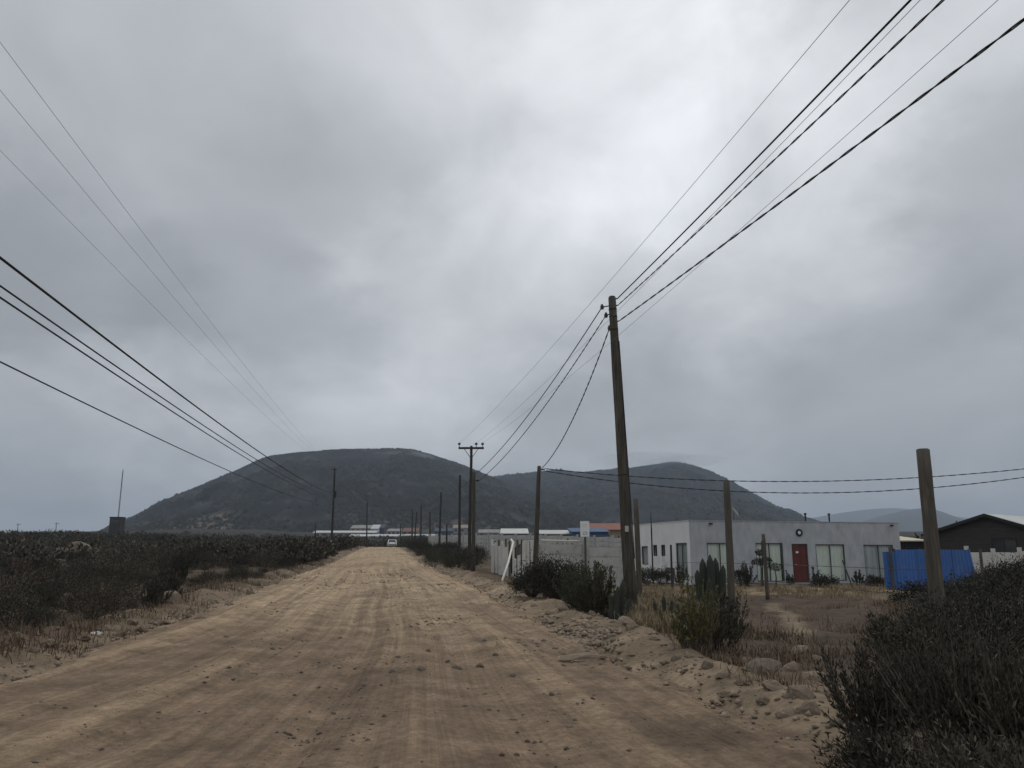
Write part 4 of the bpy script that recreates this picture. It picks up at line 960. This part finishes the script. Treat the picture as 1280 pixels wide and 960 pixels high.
# ------------------------------------------------------------------ stones
import bmesh
def rock_mesh(name, seed, sub=2, amp=.5, flat=.65):
    bm = bmesh.new(); bmesh.ops.create_icosphere(bm, subdivisions=sub, radius=1)
    off = Vector((seed * 3.7, seed * 1.3, seed * 2.1))
    for v in bm.verts:
        p = v.co.copy(); c = mnoise.cell_vector(p * 1.3 + off)
        d = 1 + amp * mnoise.noise(p * 1.1 + off) + amp * .5 * mnoise.noise(p * 2.7 + off) + amp * .18 * mnoise.noise(p * 7 + off)
        v.co = p * d; v.co.z *= flat
        for ax in ((.8, .2, .5), (-.5, .7, .4), (.1, -.9, .4), (-.6, -.5, .6)):     # broken facets
            a = Vector(ax).normalized(); k = v.co.dot(a)
            if k > .66: v.co -= a * (k - .66) * .92
    me = bpy.data.meshes.new(name); bm.to_mesh(me); bm.free(); return me
RM = [rock_mesh('stone', i) for i in range(6)]
RG = [m.copy() for m in RM[:3]]
for m in RM: m.materials.append(M['rock'])
for m in RG: m.materials.append(M['rockgrey'])
def stone(me, x, y, s, label, group=None, sink=.35, name='stone', road=False):
    o = bpy.data.objects.new(name, me); COL.objects.link(o)
    s3 = (s * random.uniform(.8, 1.3), s * random.uniform(.8, 1.2), s * random.uniform(.7, 1.0))
    z = float(HR(np.array([x]), np.array([y]))[0]) if road else hz(x, y)
    o.location = (x, y, z + s3[2] * (.7 - sink) * .6); o.scale = s3; o.rotation_euler = (random.uniform(-.3, .3), random.uniform(-.3, .3), random.uniform(0, 6.28))
    o.data.polygons.foreach_set('use_smooth', [False] * len(o.data.polygons))
    return tag(o, label, 'stone', group)
_YS = np.geomspace(2.5, 150, 900)
def atground(px, py, road=False):
    """where the sight line of an image point meets the ground"""
    r = ray(px, py); k = _YS / r.y
    X, Z = r.x * k, 1.6 + r.z * k
    hit = np.nonzero(Z <= (HR(X, _YS) if road else H(X, _YS)))[0]
    i = hit[0] if len(hit) else -1
    return float(X[i]), float(_YS[i])
g1 = 'stones of the bank along the house side of the road'; l1 = 'tan field stone in the loose bank at the road edge by the plot'
for px, py, s in ((885, 835, .17), (905, 846, .14), (968, 860, .2), (990, 838, .26), (1000, 870, .22), (1018, 848, .22), (930, 828, .18), (862, 822, .14), (1012, 890, .17), (985, 893, .15), (1040, 870, .2), (905, 868, .1), (955, 878, .13),
                  (838, 812, .13), (818, 800, .12), (790, 785, .2), (772, 780, .14), (845, 824, .12), (1000, 815, .24), (1022, 828, .2), (960, 818, .13), (1048, 905, .15), (925, 855, .12), (740, 768, .2), (705, 762, .22), (688, 768, .18), (668, 758, .2)):
    x, y = atground(px, py); stone(random.choice(RM), x, y, s * .68, l1, g1, sink=.6)
for px, py, s, lb in ((948, 842, .26, 'large grey-brown boulder in the loose stone bank beside the plot'), (1095, 880, .2, 'dark stone half hidden at the foot of the big dark bush'), (785, 782, .2, 'flat-topped pale boulder at the foot of the tall leaning pole')):
    x, y = atground(px, py); stone(RG[0] if 'flat' not in lb else RM[2], x, y, s, lb, sink=.2, name='boulder')
x, y = atground(729, 826); o = stone(RM[4], x, y, .2, 'long flat pale stone at the near end of the rubble heap', name='boulder'); o.scale = (.42, .14, .1); o.rotation_euler = (0, 0, .3)
g2 = 'stones of the bank along the scrub side of the road'; l2 = 'tan stone in the sandy bank between road and scrub'
for px, py, s in ((178, 788, .2), (150, 795, .16), (100, 800, .2), (120, 808, .13), (60, 806, .18), (235, 770, .15), (250, 775, .22), (205, 780, .2), (285, 757, .2), (312, 742, .22), (345, 728, .25), (370, 715, .3), (392, 706, .3), (402, 697, .4), (130, 788, .22), (20, 800, .2), (40, 815, .15), (165, 780, .2)):
    x, y = atground(px, py); stone(random.choice(RM), x, y, s * .75, l2, g2, sink=.5)
x, y = atground(212, 752); stone(RM[1], x, y, .3, 'large pale stone lying at the edge of the dark scrub', sink=.1, name='boulder')
g3 = 'single stones lying on the road'; l3 = 'small dark stone lying loose on the dirt road'
for px, py, s in ((572, 836, .07), (600, 834, .06), (620, 820, .05), (525, 838, .06), (490, 840, .05), (283, 797, .05), (605, 802, .05), (455, 858, .04), (560, 828, .05), (640, 846, .05), (498, 822, .04), (535, 815, .05), (690, 870, .04), (425, 798, .04), (660, 928, .03), (645, 945, .03)):
    x, y = atground(px, py, True); stone(random.choice(RG), x, y, s, l3, g3, road=True)
def scatter_stones(name, XYs, S, mat, label, cat, road, seed):
    rng = np.random.default_rng(seed); base = np.array([[1, 0, 0], [-1, 0, 0], [0, 1, 0], [0, -1, 0], [0, 0, 1], [0, 0, -1], [.6, .6, .5], [-.6, .5, .55]])[:6]
    T = np.array([[0, 2, 4], [2, 1, 4], [1, 3, 4], [3, 0, 4], [2, 0, 5], [1, 2, 5], [3, 1, 5], [0, 3, 5]])
    n = len(S); Z = HR(XYs[:, 0], XYs[:, 1]) if road else H(XYs[:, 0], XYs[:, 1])
    V = base[None] * rng.uniform(.6, 1.3, (n, 6, 1)) * S[:, None, None] * np.array([1, 1, .65]); a = rng.uniform(0, 6.28, n); c, s_ = np.cos(a)[:, None], np.sin(a)[:, None]
    X = V[:, :, 0] * c - V[:, :, 1] * s_; Yy = V[:, :, 0] * s_ + V[:, :, 1] * c; Zz = V[:, :, 2] + .25 * X * rng.normal(0, .6, (n, 1))
    P = np.stack([X + XYs[:, :1], Yy + XYs[:, 1:2], Zz + (Z + S * .06)[:, None]], 2).reshape(-1, 3)
    F = (T[None] + (np.arange(n) * 6)[:, None, None]).reshape(-1, 3)
    return tag(link(name, np_mesh(name, P, F), mat), label, cat, kind='stuff')
rng = np.random.default_rng(77)
n = 9000; y = 3.2 * np.exp(rng.uniform(0, 1, n) * math.log(48 / 3.2)); w = np.clip(rng.normal(1.2, 2.6, n), -4.2, 4.5); x = w * HWY(y) / HW + XC(y)
keep = fbm(x * .45, y * .3, 3, 301) + rng.normal(0, .22, n) > .30 - .26 * np.exp(-((y - 11.5) / 3.0) ** 2); x, y = x[keep], y[keep]
scatter_stones('loose_gravel', np.c_[x, y], .005 + .024 * rng.random(len(x)) ** 5 * (1 + y * .03) + .0005 * y, M['pebble'], 'scattered dark gravel and clods on the dirt road', 'gravel', True, 1)
n = 1500; px = rng.normal(730, 24, n); py = 792 + rng.normal(0, 18, n); ok = (py > 764) & (py < 832)
pts = np.array([atground(a, b) for a, b in list(zip(px[ok], py[ok]))[:420]])
scatter_stones('rubble_heap', pts, .02 + .075 * rng.random(len(pts)) ** 2.6, M['rubble'], 'heap of pale broken rubble beside the dark green bush', 'rubble', False, 2)
n = 4200; side = rng.random(n) < .5; y = 4 * np.exp(rng.uniform(0, 1, n) * math.log(70 / 4)); off = np.abs(rng.normal(.6, .8, n)) + .0; x = XC(y) + np.where(side, HWY(y) - .3 + off, -HWY(y) + .3 - off)
scatter_stones('bank_gravel', np.c_[x, y], .010 + .05 * rng.random(n) ** 4 + .0004 * y, M['rubble'], 'loose stones and clods along both road banks', 'gravel', False, 3)
x, y = atground(119, 793); o = stone(RM[5], x, y, .09, 'scrap of white litter on the sandy bank by the scrub', name='litter'); o.data = RM[5].copy(); o.data.materials.clear(); o.data.materials.append(M['litter']); o['category'] = 'litter'
x, y = atground(97, 678); 
em = bpy.data.objects.new('earth_mound', RM[3]); COL.objects.link(em); mY = 88.; mX = GX(97, mY); em.location = (mX, mY, hz(mX, mY) + .9); em.scale = (1.5, 1.2, 1.2); tag(em, 'rounded bare tan mound rising out of the scrub', 'mound')

# ------------------------------------------------------------------ scrub on the side of the mast
SV = [shrub('scrub_bush', 'upright', .9, .9, 1500, M['weed'], (.08, .012), 305), shrub('scrub_bush', 'round', 1.0, .95, 2600, M['leafscrub'], (.075, .017), 301), shrub('scrub_bush', 'round', 1.15, .85, 2600, M['leafdark'], (.07, .016), 302),
      shrub('scrub_bush', 'upright', 1.2, .8, 2400, M['leafdark'], (.09, .014), 303), shrub('scrub_bush', 'round', .85, 1.1, 2600, M['leafscrub'], (.07, .018), 304)]
usedS = [False] * 5
rng = np.random.default_rng(31); placed = []; tries = 0; cand = []
for i in range(2600):
    y_ = 14 * math.exp(rng.random() * math.log(56 / 14)); u_ = 1.1 + 24 * rng.random() ** 1.5
    x_ = float(XC(y_)) - float(HWY(y_)) - u_
    if x_ / y_ < -.70: continue
    s_ = (.40 + .95 * rng.random() ** 2.0) * (0.7 if u_ < 2 else 1)
    if y_ < 18 and u_ < 2.2: s_ *= .6
    if float(fbm(np.array([x_ * .16]), np.array([y_ * .12]), 3, 405)[0]) < -.10: continue
    if any((x_ - a_) ** 2 + (y_ - b_) ** 2 < (.74 * (s_ + c_)) ** 2 for a_, b_, c_ in placed): continue
    placed.append((x_, y_, s_))
placed.sort(key=lambda q: q[1]); placed = placed[:285]
lastY = placed[-1][1]
for x_, y_, s_ in placed:
    k = int(rng.choice(5, p=[.17, .22, .2, .21, .2])); put(SV[k], usedS[k], x_, y_, (s_, s_, s_ * rng.uniform(.75, 1.3)), None, 'dark low scrub bush in the thicket across the road from the house', 'shrub', 'scrub bushes of the thicket across the road'); usedS[k] = True
def far_scrub(name, XY, S, per, mat, label, seed, cat='scrub', leafk=(.2, .07)):
    rng = np.random.default_rng(seed); n = len(S); Z = H(XY[:, 0], XY[:, 1])
    a = rng.uniform(0, 6.28, (n, per)); b = np.arccos(rng.uniform(-.1, 1, (n, per))); rr = rng.uniform(.55, 1, (n, per))
    X = np.cos(a) * np.sin(b) * rr; Yy = np.sin(a) * np.sin(b) * rr; Zz = .38 + .62 * np.cos(b) * rr + rng.normal(0, .09, (n, per))
    sc = S[:, None]; P = np.stack([XY[:, :1] + X * sc, XY[:, 1:2] + Yy * sc, Z[:, None] + np.maximum(Zz, .02) * sc * rng.uniform(.8, 1.25, (n, 1))], 2).reshape(-1, 3)
    D = np.stack([X, Yy, Zz * .5 + .5], 2).reshape(-1, 3) + rng.normal(0, .5, (n * per, 3))
    ss = np.repeat(S, per); V, F = leaves(P, D, leafk[0] * ss * rng.uniform(.6, 1.5, n * per), leafk[1] * ss * rng.uniform(.7, 1.3, n * per), rng)
    return tag(link(name, np_mesh(name, V, F), mat), label, cat, kind='stuff')
rng = np.random.default_rng(41)
n = 6500; y = lastY * .93 * np.exp(rng.random(n) * math.log(240 / lastY)); u = 1.2 + 150 * rng.random(n) ** 1.6; x = XC(y) - HWY(y) - u
ok = ~((abs(640 + 1022 * x / y - 414) < 9) & (y > 55) & (y < 84)) & (x / y > -.72) & (fbm(x * .1, y * .06, 3, 401) > -.08) & (((x - mX) ** 2 + ((y - mY) * .5) ** 2) > 16) & ~((abs(x - mX * y / mY) < 2.2) & (y > 70) & (y < 88)); x, y = x[ok], y[ok]
far_scrub('scrub_thicket', np.c_[x, y], (.5 + .85 * rng.random(len(x)) ** 1.6) * (1 + y * .0016), 95, M['leafscrub'], 'dark mass of low scrub covering the far slope below the mast', 51)
n = 2600; y = 160 * np.exp(rng.random(n) * math.log(380 / 160)); x = rng.uniform(-.72, .25, n) * y; ok = (np.abs(x - XC(y)) > 6) | (y > 195); x, y = x[ok], y[ok]
far_scrub('scrub_thicket', np.c_[x, y], rng.uniform(.6, 1.3, len(x)) * (1 + y * .0010), 40, M['leafscrub'], 'distant scrub on the flat between road crest and hill', 52, leafk=(.34, .13))
n = 900; y = 60 * np.exp(rng.random(n) * math.log(420 / 60)); x = XC(y) + HW + 9 + rng.uniform(0, .7, n) * y; ok = (y > 70); x, y = x[ok], y[ok]
far_scrub('scrub_thicket', np.c_[x, y], rng.uniform(.8, 1.7, len(x)), 60, M['leafdark'], 'scattered dark bushes on the land behind the panel walls', 53)
# bushes over the hill slopes
def hill_bush(HV, n, lo, hi, seed):
    V, nc, nr = HV; rng = np.random.default_rng(seed); i = rng.integers(0, int(nr * .925) - 1, n); j = rng.integers(0, nc - 1, n); f, g = rng.random((2, n, 1))
    A = V[i * nc + j] * (1 - f) * (1 - g) + V[i * nc + j + 1] * f * (1 - g) + V[(i + 1) * nc + j] * (1 - f) * g + V[(i + 1) * nc + j + 1] * f * g
    ok = fbm(A[:, 0] * .012, A[:, 1] * .008, 3, seed) + rng.normal(0, .2, n) > -.15; A = A[ok]; n = len(A)
    s = rng.uniform(lo, hi, n) ; b = np.array([[1, 0, -.2], [0, 1, -.2], [-1, 0, -.2], [0, -1, -.2], [0, 0, .75]])
    P = A[:, None] + b[None] * s[:, None, None] * rng.uniform(.7, 1.3, (n, 5, 1)); T = np.array([[0, 1, 4], [1, 2, 4], [2, 3, 4], [3, 0, 4]])
    o = link('hillside_bushes', np_mesh('hillside_bushes', P.reshape(-1, 3), (T[None] + (np.arange(n) * 5)[:, None, None]).reshape(-1, 3)), M['hillbush'])
    tag(o, 'dark bushes dotted over the flank of the ' + ('broad flat-topped' if seed == 61 else 'lower pointed') + ' hill', 'bushes', kind='stuff')
hill_bush(HV1, 26000, 1.2, 3.0, 61); hill_bush(HV2, 18000, 1.6, 4.0, 62)

# ------------------------------------------------------------------ bushes along the house-side verge beyond the slab fence
VB = [shrub('verge_bush', 'round', 1.5, 1.1, 2400, M['leafdark'], (.085, .02), 311), shrub('verge_bush', 'upright', 1.6, .9, 2400, M['leafolive'], (.1, .018), 312), shrub('verge_bush', 'round', 1.2, 1.2, 2400, M['leafgreen'], (.085, .02), 313)]
usedV = [False] * 3; rng = np.random.default_rng(7)
for i in range(64):
    y_ = 40 * math.exp((i + rng.random()) / 64 * math.log(150 / 40)); v_ = rng.uniform(.1 + .9 * (y_ > 105), 3.4) * (1 + .003 * y_); x_ = float(XC(y_)) + float(HWY(y_)) + v_
    if 640 + 1022 * x_ / y_ > 596 or y_ < 44: continue
    k = int(rng.choice(3, p=[.5, .2, .3])); s_ = rng.uniform(.6, 1.05) * (.85 + .002 * y_)
    put(VB[k], usedV[k], x_, y_, s_, None, 'dense dark bush on the verge around the crossarm pole and the thin poles', 'shrub', 'bushes on the verge round the poles'); usedV[k] = True
# ------------------------------------------------------------------ single bushes of the foreground and the plot
def single(px, Y, kind, h, r, n, mat, leaf, seed, label, name='shrub', cat='shrub'):
    e = shrub(name, kind, h, r, n, M[mat], leaf, seed); x = GX(px, Y, 740 if Y < 30 else 715); return put(e, False, x, Y, 1, 0, label, cat)
single(692, 24.5, 'round', 1.22, .98, 8000, 'leafdark', (.06, .016), 401, 'big rounded almost black bush in front of the stained panel wall')
single(665, 25.5, 'round', .72, .62, 3400, 'leafdark', (.06, .016), 402, 'lower dark bush joined to the big rounded one, towards the slab fence')
single(745, 19.6, 'upright', 1.15, .8, 7500, 'leafolive', (.075, .013), 403, 'dark green upright bush between the rounded bush and the tall leaning pole')
single(722, 21.5, 'upright', 1.1, .6, 3500, 'leafgreen', (.075, .013), 404, 'upright bush wedged behind the dark green bush')
single(868, 12.6, 'upright', 1.05, .5, 3000, 'leafyellow', (.06, .010), 405, 'yellow-green upright bush at the road edge beside the stone bank')
single(893, 13.6, 'upright', .78, .5, 2600, 'leafolive', (.06, .011), 406, 'dull green bush right behind the yellow-green one')
single(905, 16.2, 'upright', .75, .6, 3000, 'leafdark', (.06, .011), 407, 'low dark bush at the foot of the cut-off post before the red door')
for i, (px, Y, h, r, kd, lb) in enumerate(((1092, 6.9, 1.12, .62, 'upright', 'dark spiky bush at the outer end of the big thicket by the road'), (1185, 6.1, 1.12, .8, 'upright', 'tallest dark spiky bush of the thicket by the road'), (1275, 5.6, 1.02, .8, 'upright', None), (1130, 8.6, 1.08, .7, 'upright', None), (1215, 8.2, 1.12, .8, 'upright', None),
                                      (1290, 8.0, .95, .8, 'upright', None), (1150, 10.8, 1.1, .8, 'round', None), (1225, 11.0, 1.2, .9, 'round', None), (1290, 11.5, 1.05, .85, 'upright', None), (1120, 5.3, .75, .5, 'round', None), (1230, 4.7, .85, .6, 'round', None), (1185, 13.8, 1.15, .9, 'round', None), (1262, 14.5, 1.15, .9, 'round', None), (1110, 13.2, .8, .7, 'upright', None), (1180, 4.4, .62, .45, 'round', None), (1290, 4.4, .8, .5, 'round', None))):
    h *= (.74 if Y < 13 else .82) * random.uniform(.78, 1.15); r *= random.uniform(.8, 1.0); h *= .85 if px > 1240 else 1; e = shrub('spiky_bush', kd, h, r, 4600 if Y < 9 else 3000, M[('leafdark', 'leafdark', 'leafscrub', 'leafdark')[i % 4]] if i else M['leafdark'], (.05 if Y < 9 else .065, .0065 if Y < 9 else .010), 420 + i); x = GX(px, Y, 780)
    put(e, False, x, Y, 1, 0, lb or 'dark spiky bush in the thicket round the foot of the thick cut-off post', 'shrub', None if lb else 'spiky bushes round the thick post')
for i, (px, Y, h, r) in enumerate(((1240, 31, 1.1, .9), (1262, 30, 1.25, 1.0), (1285, 29, 1.3, 1.0), (1215, 24, .9, .8), (1150, 25, .7, .8), (1190, 22, .9, .9), (1265, 22, .9, .9))):
    e = shrub('plot_bush', 'round', h, r, 2600, M['leafdark'], (.08, .018), 450 + i); x = GX(px, Y, 720); put(e, False, x, Y, 1, 0, 'dark bush between the blue fence and the thick cut-off post', 'shrub', 'bushes before the blue fence and pale wall')
# garden in front of the house
single(808, 42.3, 'round', .85, .55, 1500, 'leafgreen', (.09, .02), 471, 'low garden bush by the back window of the white side wall')
single(826, 41.6, 'round', .75, .6, 1500, 'leafdark', (.09, .02), 472, 'low dark garden bush before the small side windows')
single(852, 41, 'upright', 1.05, .5, 1200, 'leafolive', (.1, .02), 473, 'loose olive shrub before the glazed side door')
single(932, 40.8, 'upright', 1.15, .5, 1500, 'leafgreen', (.09, .02), 474, 'pointed green shrub between the two curtained windows')
single(924, 40.2, 'round', .8, .5, 1200, 'leafdark', (.09, .02), 475, 'dark round shrub beside the pointed green shrub')
single(1030, 39.6, 'round', .55, .62, 1800, 'leafdark', (.08, .02), 476, 'low dome-shaped bush by the red door')
single(1093, 40.8, 'round', .55, .5, 1200, 'leafdark', (.09, .02), 477, 'small dark bush by the blue metal fence')
single(1071, 41.2, 'upright', .7, .35, 700, 'leafgreen', (.1, .02), 478, 'small loose plant between window and blue fence')
single(987, 41.2, 'upright', .75, .25, 500, 'leafgreen', (.1, .02), 479, 'thin potted-looking plant beside the red door')
single(1019, 41.2, 'upright', .85, .25, 500, 'leafgreen', (.1, .02), 480, 'thin plant on the far side of the red door')
def topiary(px, Y, pads, label):
    x = GX(px, Y, 715); e = empty('topiary_tree', (x, Y, hz(x, Y)), 0, label, 'tree'); rg = np.random.default_rng(9)
    top = max(p[2] for p in pads); MB().tube([(0, 0, -.1), (.03, 0, top * .5), (-.02, 0, top)], [.05, .035, .02], 6).build('trunk', M['twig'], e)
    for dx, r_, z in pads:
        MB().tube([(0, 0, z - .18), (dx, 0, z - .05)], [.022, .015], 5).build('limb', M['twig'], e)
        m = 420; g = rg.normal(0, 1, (m, 3)); g = unit(g) * rg.random((m, 1)) ** .35 * np.array([r_, r_, r_ * .6]); P = g + np.array([dx, 0, z])
        V, F = leaves(P, g + rg.normal(0, .2, (m, 3)), .07 * np.ones(m), .02 * np.ones(m), rg); link('crown', np_mesh('crown', V, F), M['leafdark'], e)
topiary(951, 40.4, [(-.12, .3, 1.15), (.28, .3, 1.2), (.05, .26, 1.62)], 'small clipped tree with leafy pads before the second window')
topiary(969, 40.2, [(0, .33, .92)], 'small clipped tree with a single leafy pad beside the padded one')
# columnar cacti
def cactus(px, Y, cols, label):
    x = GX(px, Y, 740); e = empty('columnar_cactus', (x, Y, hz(x, Y)), 0, label, 'cactus'); rg = np.random.default_rng(int(px))
    for dx, dy, h, r_, lx in cols:
        n = 20; V = []; F = []; K = 9
        for k in range(K):
            t = k / (K - 1); rr = r_ * (1 - .12 * t) * (1 if k < K - 2 else (.85 if k == K - 2 else .12))
            for i in range(n): a_ = 2 * math.pi * i / n; q = rr * (1 if i % 2 else .78); V.append((dx + lx * t * t + q * math.cos(a_), dy + q * math.sin(a_), -.05 + (h + .05) * (t if k < K - 1 else 1.0)))
        F = [(k * n + i, k * n + (i + 1) % n, (k + 1) * n + (i + 1) % n, (k + 1) * n + i) for k in range(K - 1) for i in range(n)] + [tuple((K - 1) * n + i for i in range(n))]
        st = MB().add(V, F).build('column', M['cactus'], e)
        m = 160; t = rg.random(m); a_ = rg.integers(0, n // 2, m) * 2 * 2 * math.pi / n + 2 * math.pi / n; rad = np.stack([np.cos(a_), np.sin(a_), rg.normal(0, .3, m)], 1)
        P = np.stack([dx + lx * t * t + r_ * .93 * np.cos(a_), dy + r_ * .93 * np.sin(a_), t * h * .95], 1); VV, FF = leaves(P, rad, .05 * np.ones(m), .003 * np.ones(m), rg); link('spines', np_mesh('spines', VV, FF), M['spine'], st)['kind'] = 'stuff'
cactus(889, 26, [(-.36, 0, 1.05, .12, -.05), (-.2, .1, 1.4, .13, 0), (0, -.05, 1.52, .13, 0), (.18, .1, 1.42, .13, .03), (.34, 0, 1.2, .12, .08), (.06, .25, 1.3, .12, 0), (-.08, -.2, .8, .1, -.03)], 'clump of thick columnar cactus before the first curtained window')
cactus(771, 18.8, [(0, 0, .75, .06, .02), (.12, .05, .9, .06, .03), (-.12, .05, .6, .055, -.03), (.2, -.08, .5, .05, .08)], 'thin dark cactus stems at the foot of the tall leaning pole')
cactus(830, 19.5, [(-.2, 0, .42, .05, -.04), (0, .05, .55, .05, 0), (.15, 0, .46, .05, .03), (.3, .1, .38, .045, .04)], 'short cactus stems in the straw grass beyond the tall leaning pole')

# ------------------------------------------------------------------ grasses and weeds
def grass(name, XY, hgt, blades, mat, label, seed, spread=.12, wid=.006, lean=.45, cat='grass'):
    rng = np.random.default_rng(seed); n = len(XY); h = np.repeat(hgt, blades); B = np.repeat(XY, blades, 0) + rng.normal(0, spread, (n * blades, 2))
    Z = H(B[:, 0], B[:, 1]) - .02; a = rng.uniform(0, 6.28, n * blades); ln = h * rng.uniform(.5, 1.2, n * blades); le = np.abs(rng.normal(0, lean, n * blades))
    d = np.stack([np.cos(a) * np.sin(le), np.sin(a) * np.sin(le), np.cos(le)], 1); s = np.stack([-np.sin(a), np.cos(a), 0 * a], 1) * (wid * (1 + .02 * B[:, 1]))[:, None]
    P = np.c_[B, Z]; mid = P + d * (ln * .55)[:, None]; tip = P + d * ln[:, None] + np.stack([np.cos(a), np.sin(a), -.6 + 0 * a], 1) * (ln * .14)[:, None]
    V = np.stack([P - s, P + s, mid + s * .7, tip, mid - s * .7], 1).reshape(-1, 3); i = np.arange(n * blades)[:, None] * 5
    me = bpy.data.meshes.new(name); F4 = np.concatenate([i + [0, 1, 2, 4]], 0); F3 = i + [4, 2, 3]
    Fq = np.concatenate([F4, np.c_[F3, F3[:, 2]]])
    me = np_mesh(name, V, F4); me2 = np_mesh(name, V, F3)
    bm = bmesh.new(); bm.from_mesh(me); bm.from_mesh(me2); bm.to_mesh(me); bm.free(); bpy.data.meshes.remove(me2)
    return tag(link(name, me, mat), label, cat, kind='stuff')
def area(px0, px1, Y0, Y1, n, rng, py=730):
    y = rng.uniform(Y0, Y1, n); x = ((rng.uniform(px0, px1, n)) - 640) / 1021.9 * y; ok = (x - XC(y)) > HW + .7; return np.c_[x, y][ok]
rng = np.random.default_rng(91)
xy = np.concatenate([area(800, 1110, 32, 37, 420, rng), area(790, 850, 16.5, 20.5, 300, rng), area(905, 1090, 28, 32, 60, rng), area(800, 885, 20, 29, 240, rng)]); xy = xy[fbm(xy[:, 0] * .5, xy[:, 1] * .5, 3, 501) > -.12]
grass('straw_grass', xy, rng.uniform(.16, .36, len(xy)), 16, M['straw'], 'dry straw-coloured grass on the plot before the house', 92)
xy = np.concatenate([area(905, 1090, 12, 17, 260, rng), area(905, 1100, 17, 27, 40, rng), area(840, 1040, 9, 14, 200, rng), area(1090, 1280, 12, 26, 420, rng)]); xy = xy[fbm(xy[:, 0] * .6, xy[:, 1] * .6, 3, 511) > -.05]
grass('dry_weeds', xy, rng.uniform(.12, .34, len(xy)), 14, M['weed'], 'dry reddish-brown weeds on the bare plot', 93, spread=.16, lean=.7, cat='weeds')
n = 900; y = 12 * np.exp(rng.random(n) * math.log(60 / 12)); u = np.abs(rng.normal(1.3, .7, n)); xy = np.c_[XC(y) - HWY(y) - u, y]; xy = xy[fbm(xy[:, 0] * .6, xy[:, 1] * .4, 3, 521) > -.02]
grass('dry_weeds', xy, rng.uniform(.12, .36, len(xy)), 14, M['weed'], 'dry weeds on the bank between the road and the thicket', 94, spread=.18, lean=.6, cat='weeds')
xy = area(612, 660, 30, 38, 60, rng); grass('verge_grass', xy, rng.uniform(.1, .25, len(xy)), 14, M['straw'], 'yellowish grass tufts at the foot of the slab fence', 95)

# ------------------------------------------------------------------ haze
hb = MB().span((-6600, -330, -12), (6600, 7750, 420)).build('haze', None); hb['kind'] = 'stuff'; hb.display_type = 'WIRE'
hm = bpy.data.materials.new('pale_air'); hm.use_nodes = True; N = hm.node_tree.nodes; N.clear()
out = N.new('ShaderNodeOutputMaterial'); pv = N.new('ShaderNodeVolumePrincipled'); pv.inputs['Color'].default_value = (.70, .83, 1.0, 1); pv.inputs['Density'].default_value = .00019; pv.inputs['Anisotropy'].default_value = 0.0
hm.node_tree.links.new(pv.outputs[0], out.inputs['Volume']); hb.data.materials.append(hm)

# thin mist brushing the crests
mm = bpy.data.materials.new('thin_mist'); mm.use_nodes = True; N = mm.node_tree.nodes; N.clear()
out = N.new('ShaderNodeOutputMaterial'); pv = N.new('ShaderNodeVolumePrincipled'); pv.inputs['Color'].default_value = (.9, .94, 1, 1); pv.inputs['Density'].default_value = .0028
mm.node_tree.links.new(pv.outputs[0], out.inputs['Volume'])
for i, (px, py, Y, rx, ry, rz) in enumerate(((846, 577, 1980, 105, 190, 15), (800, 573, 2050, 120, 200, 12), (505, 574, 1330, 60, 120, 12))):
    me = rock_mesh('hill_mist', 20 + i, 4, .3, .9); me.materials.append(mm); me.polygons.foreach_set('use_smooth', [True] * len(me.polygons))
    o = bpy.data.objects.new('hill_mist', me); COL.objects.link(o); p = PT(px, py, Y); o.location = p; o.scale = (rx, ry, rz); o['kind'] = 'stuff'
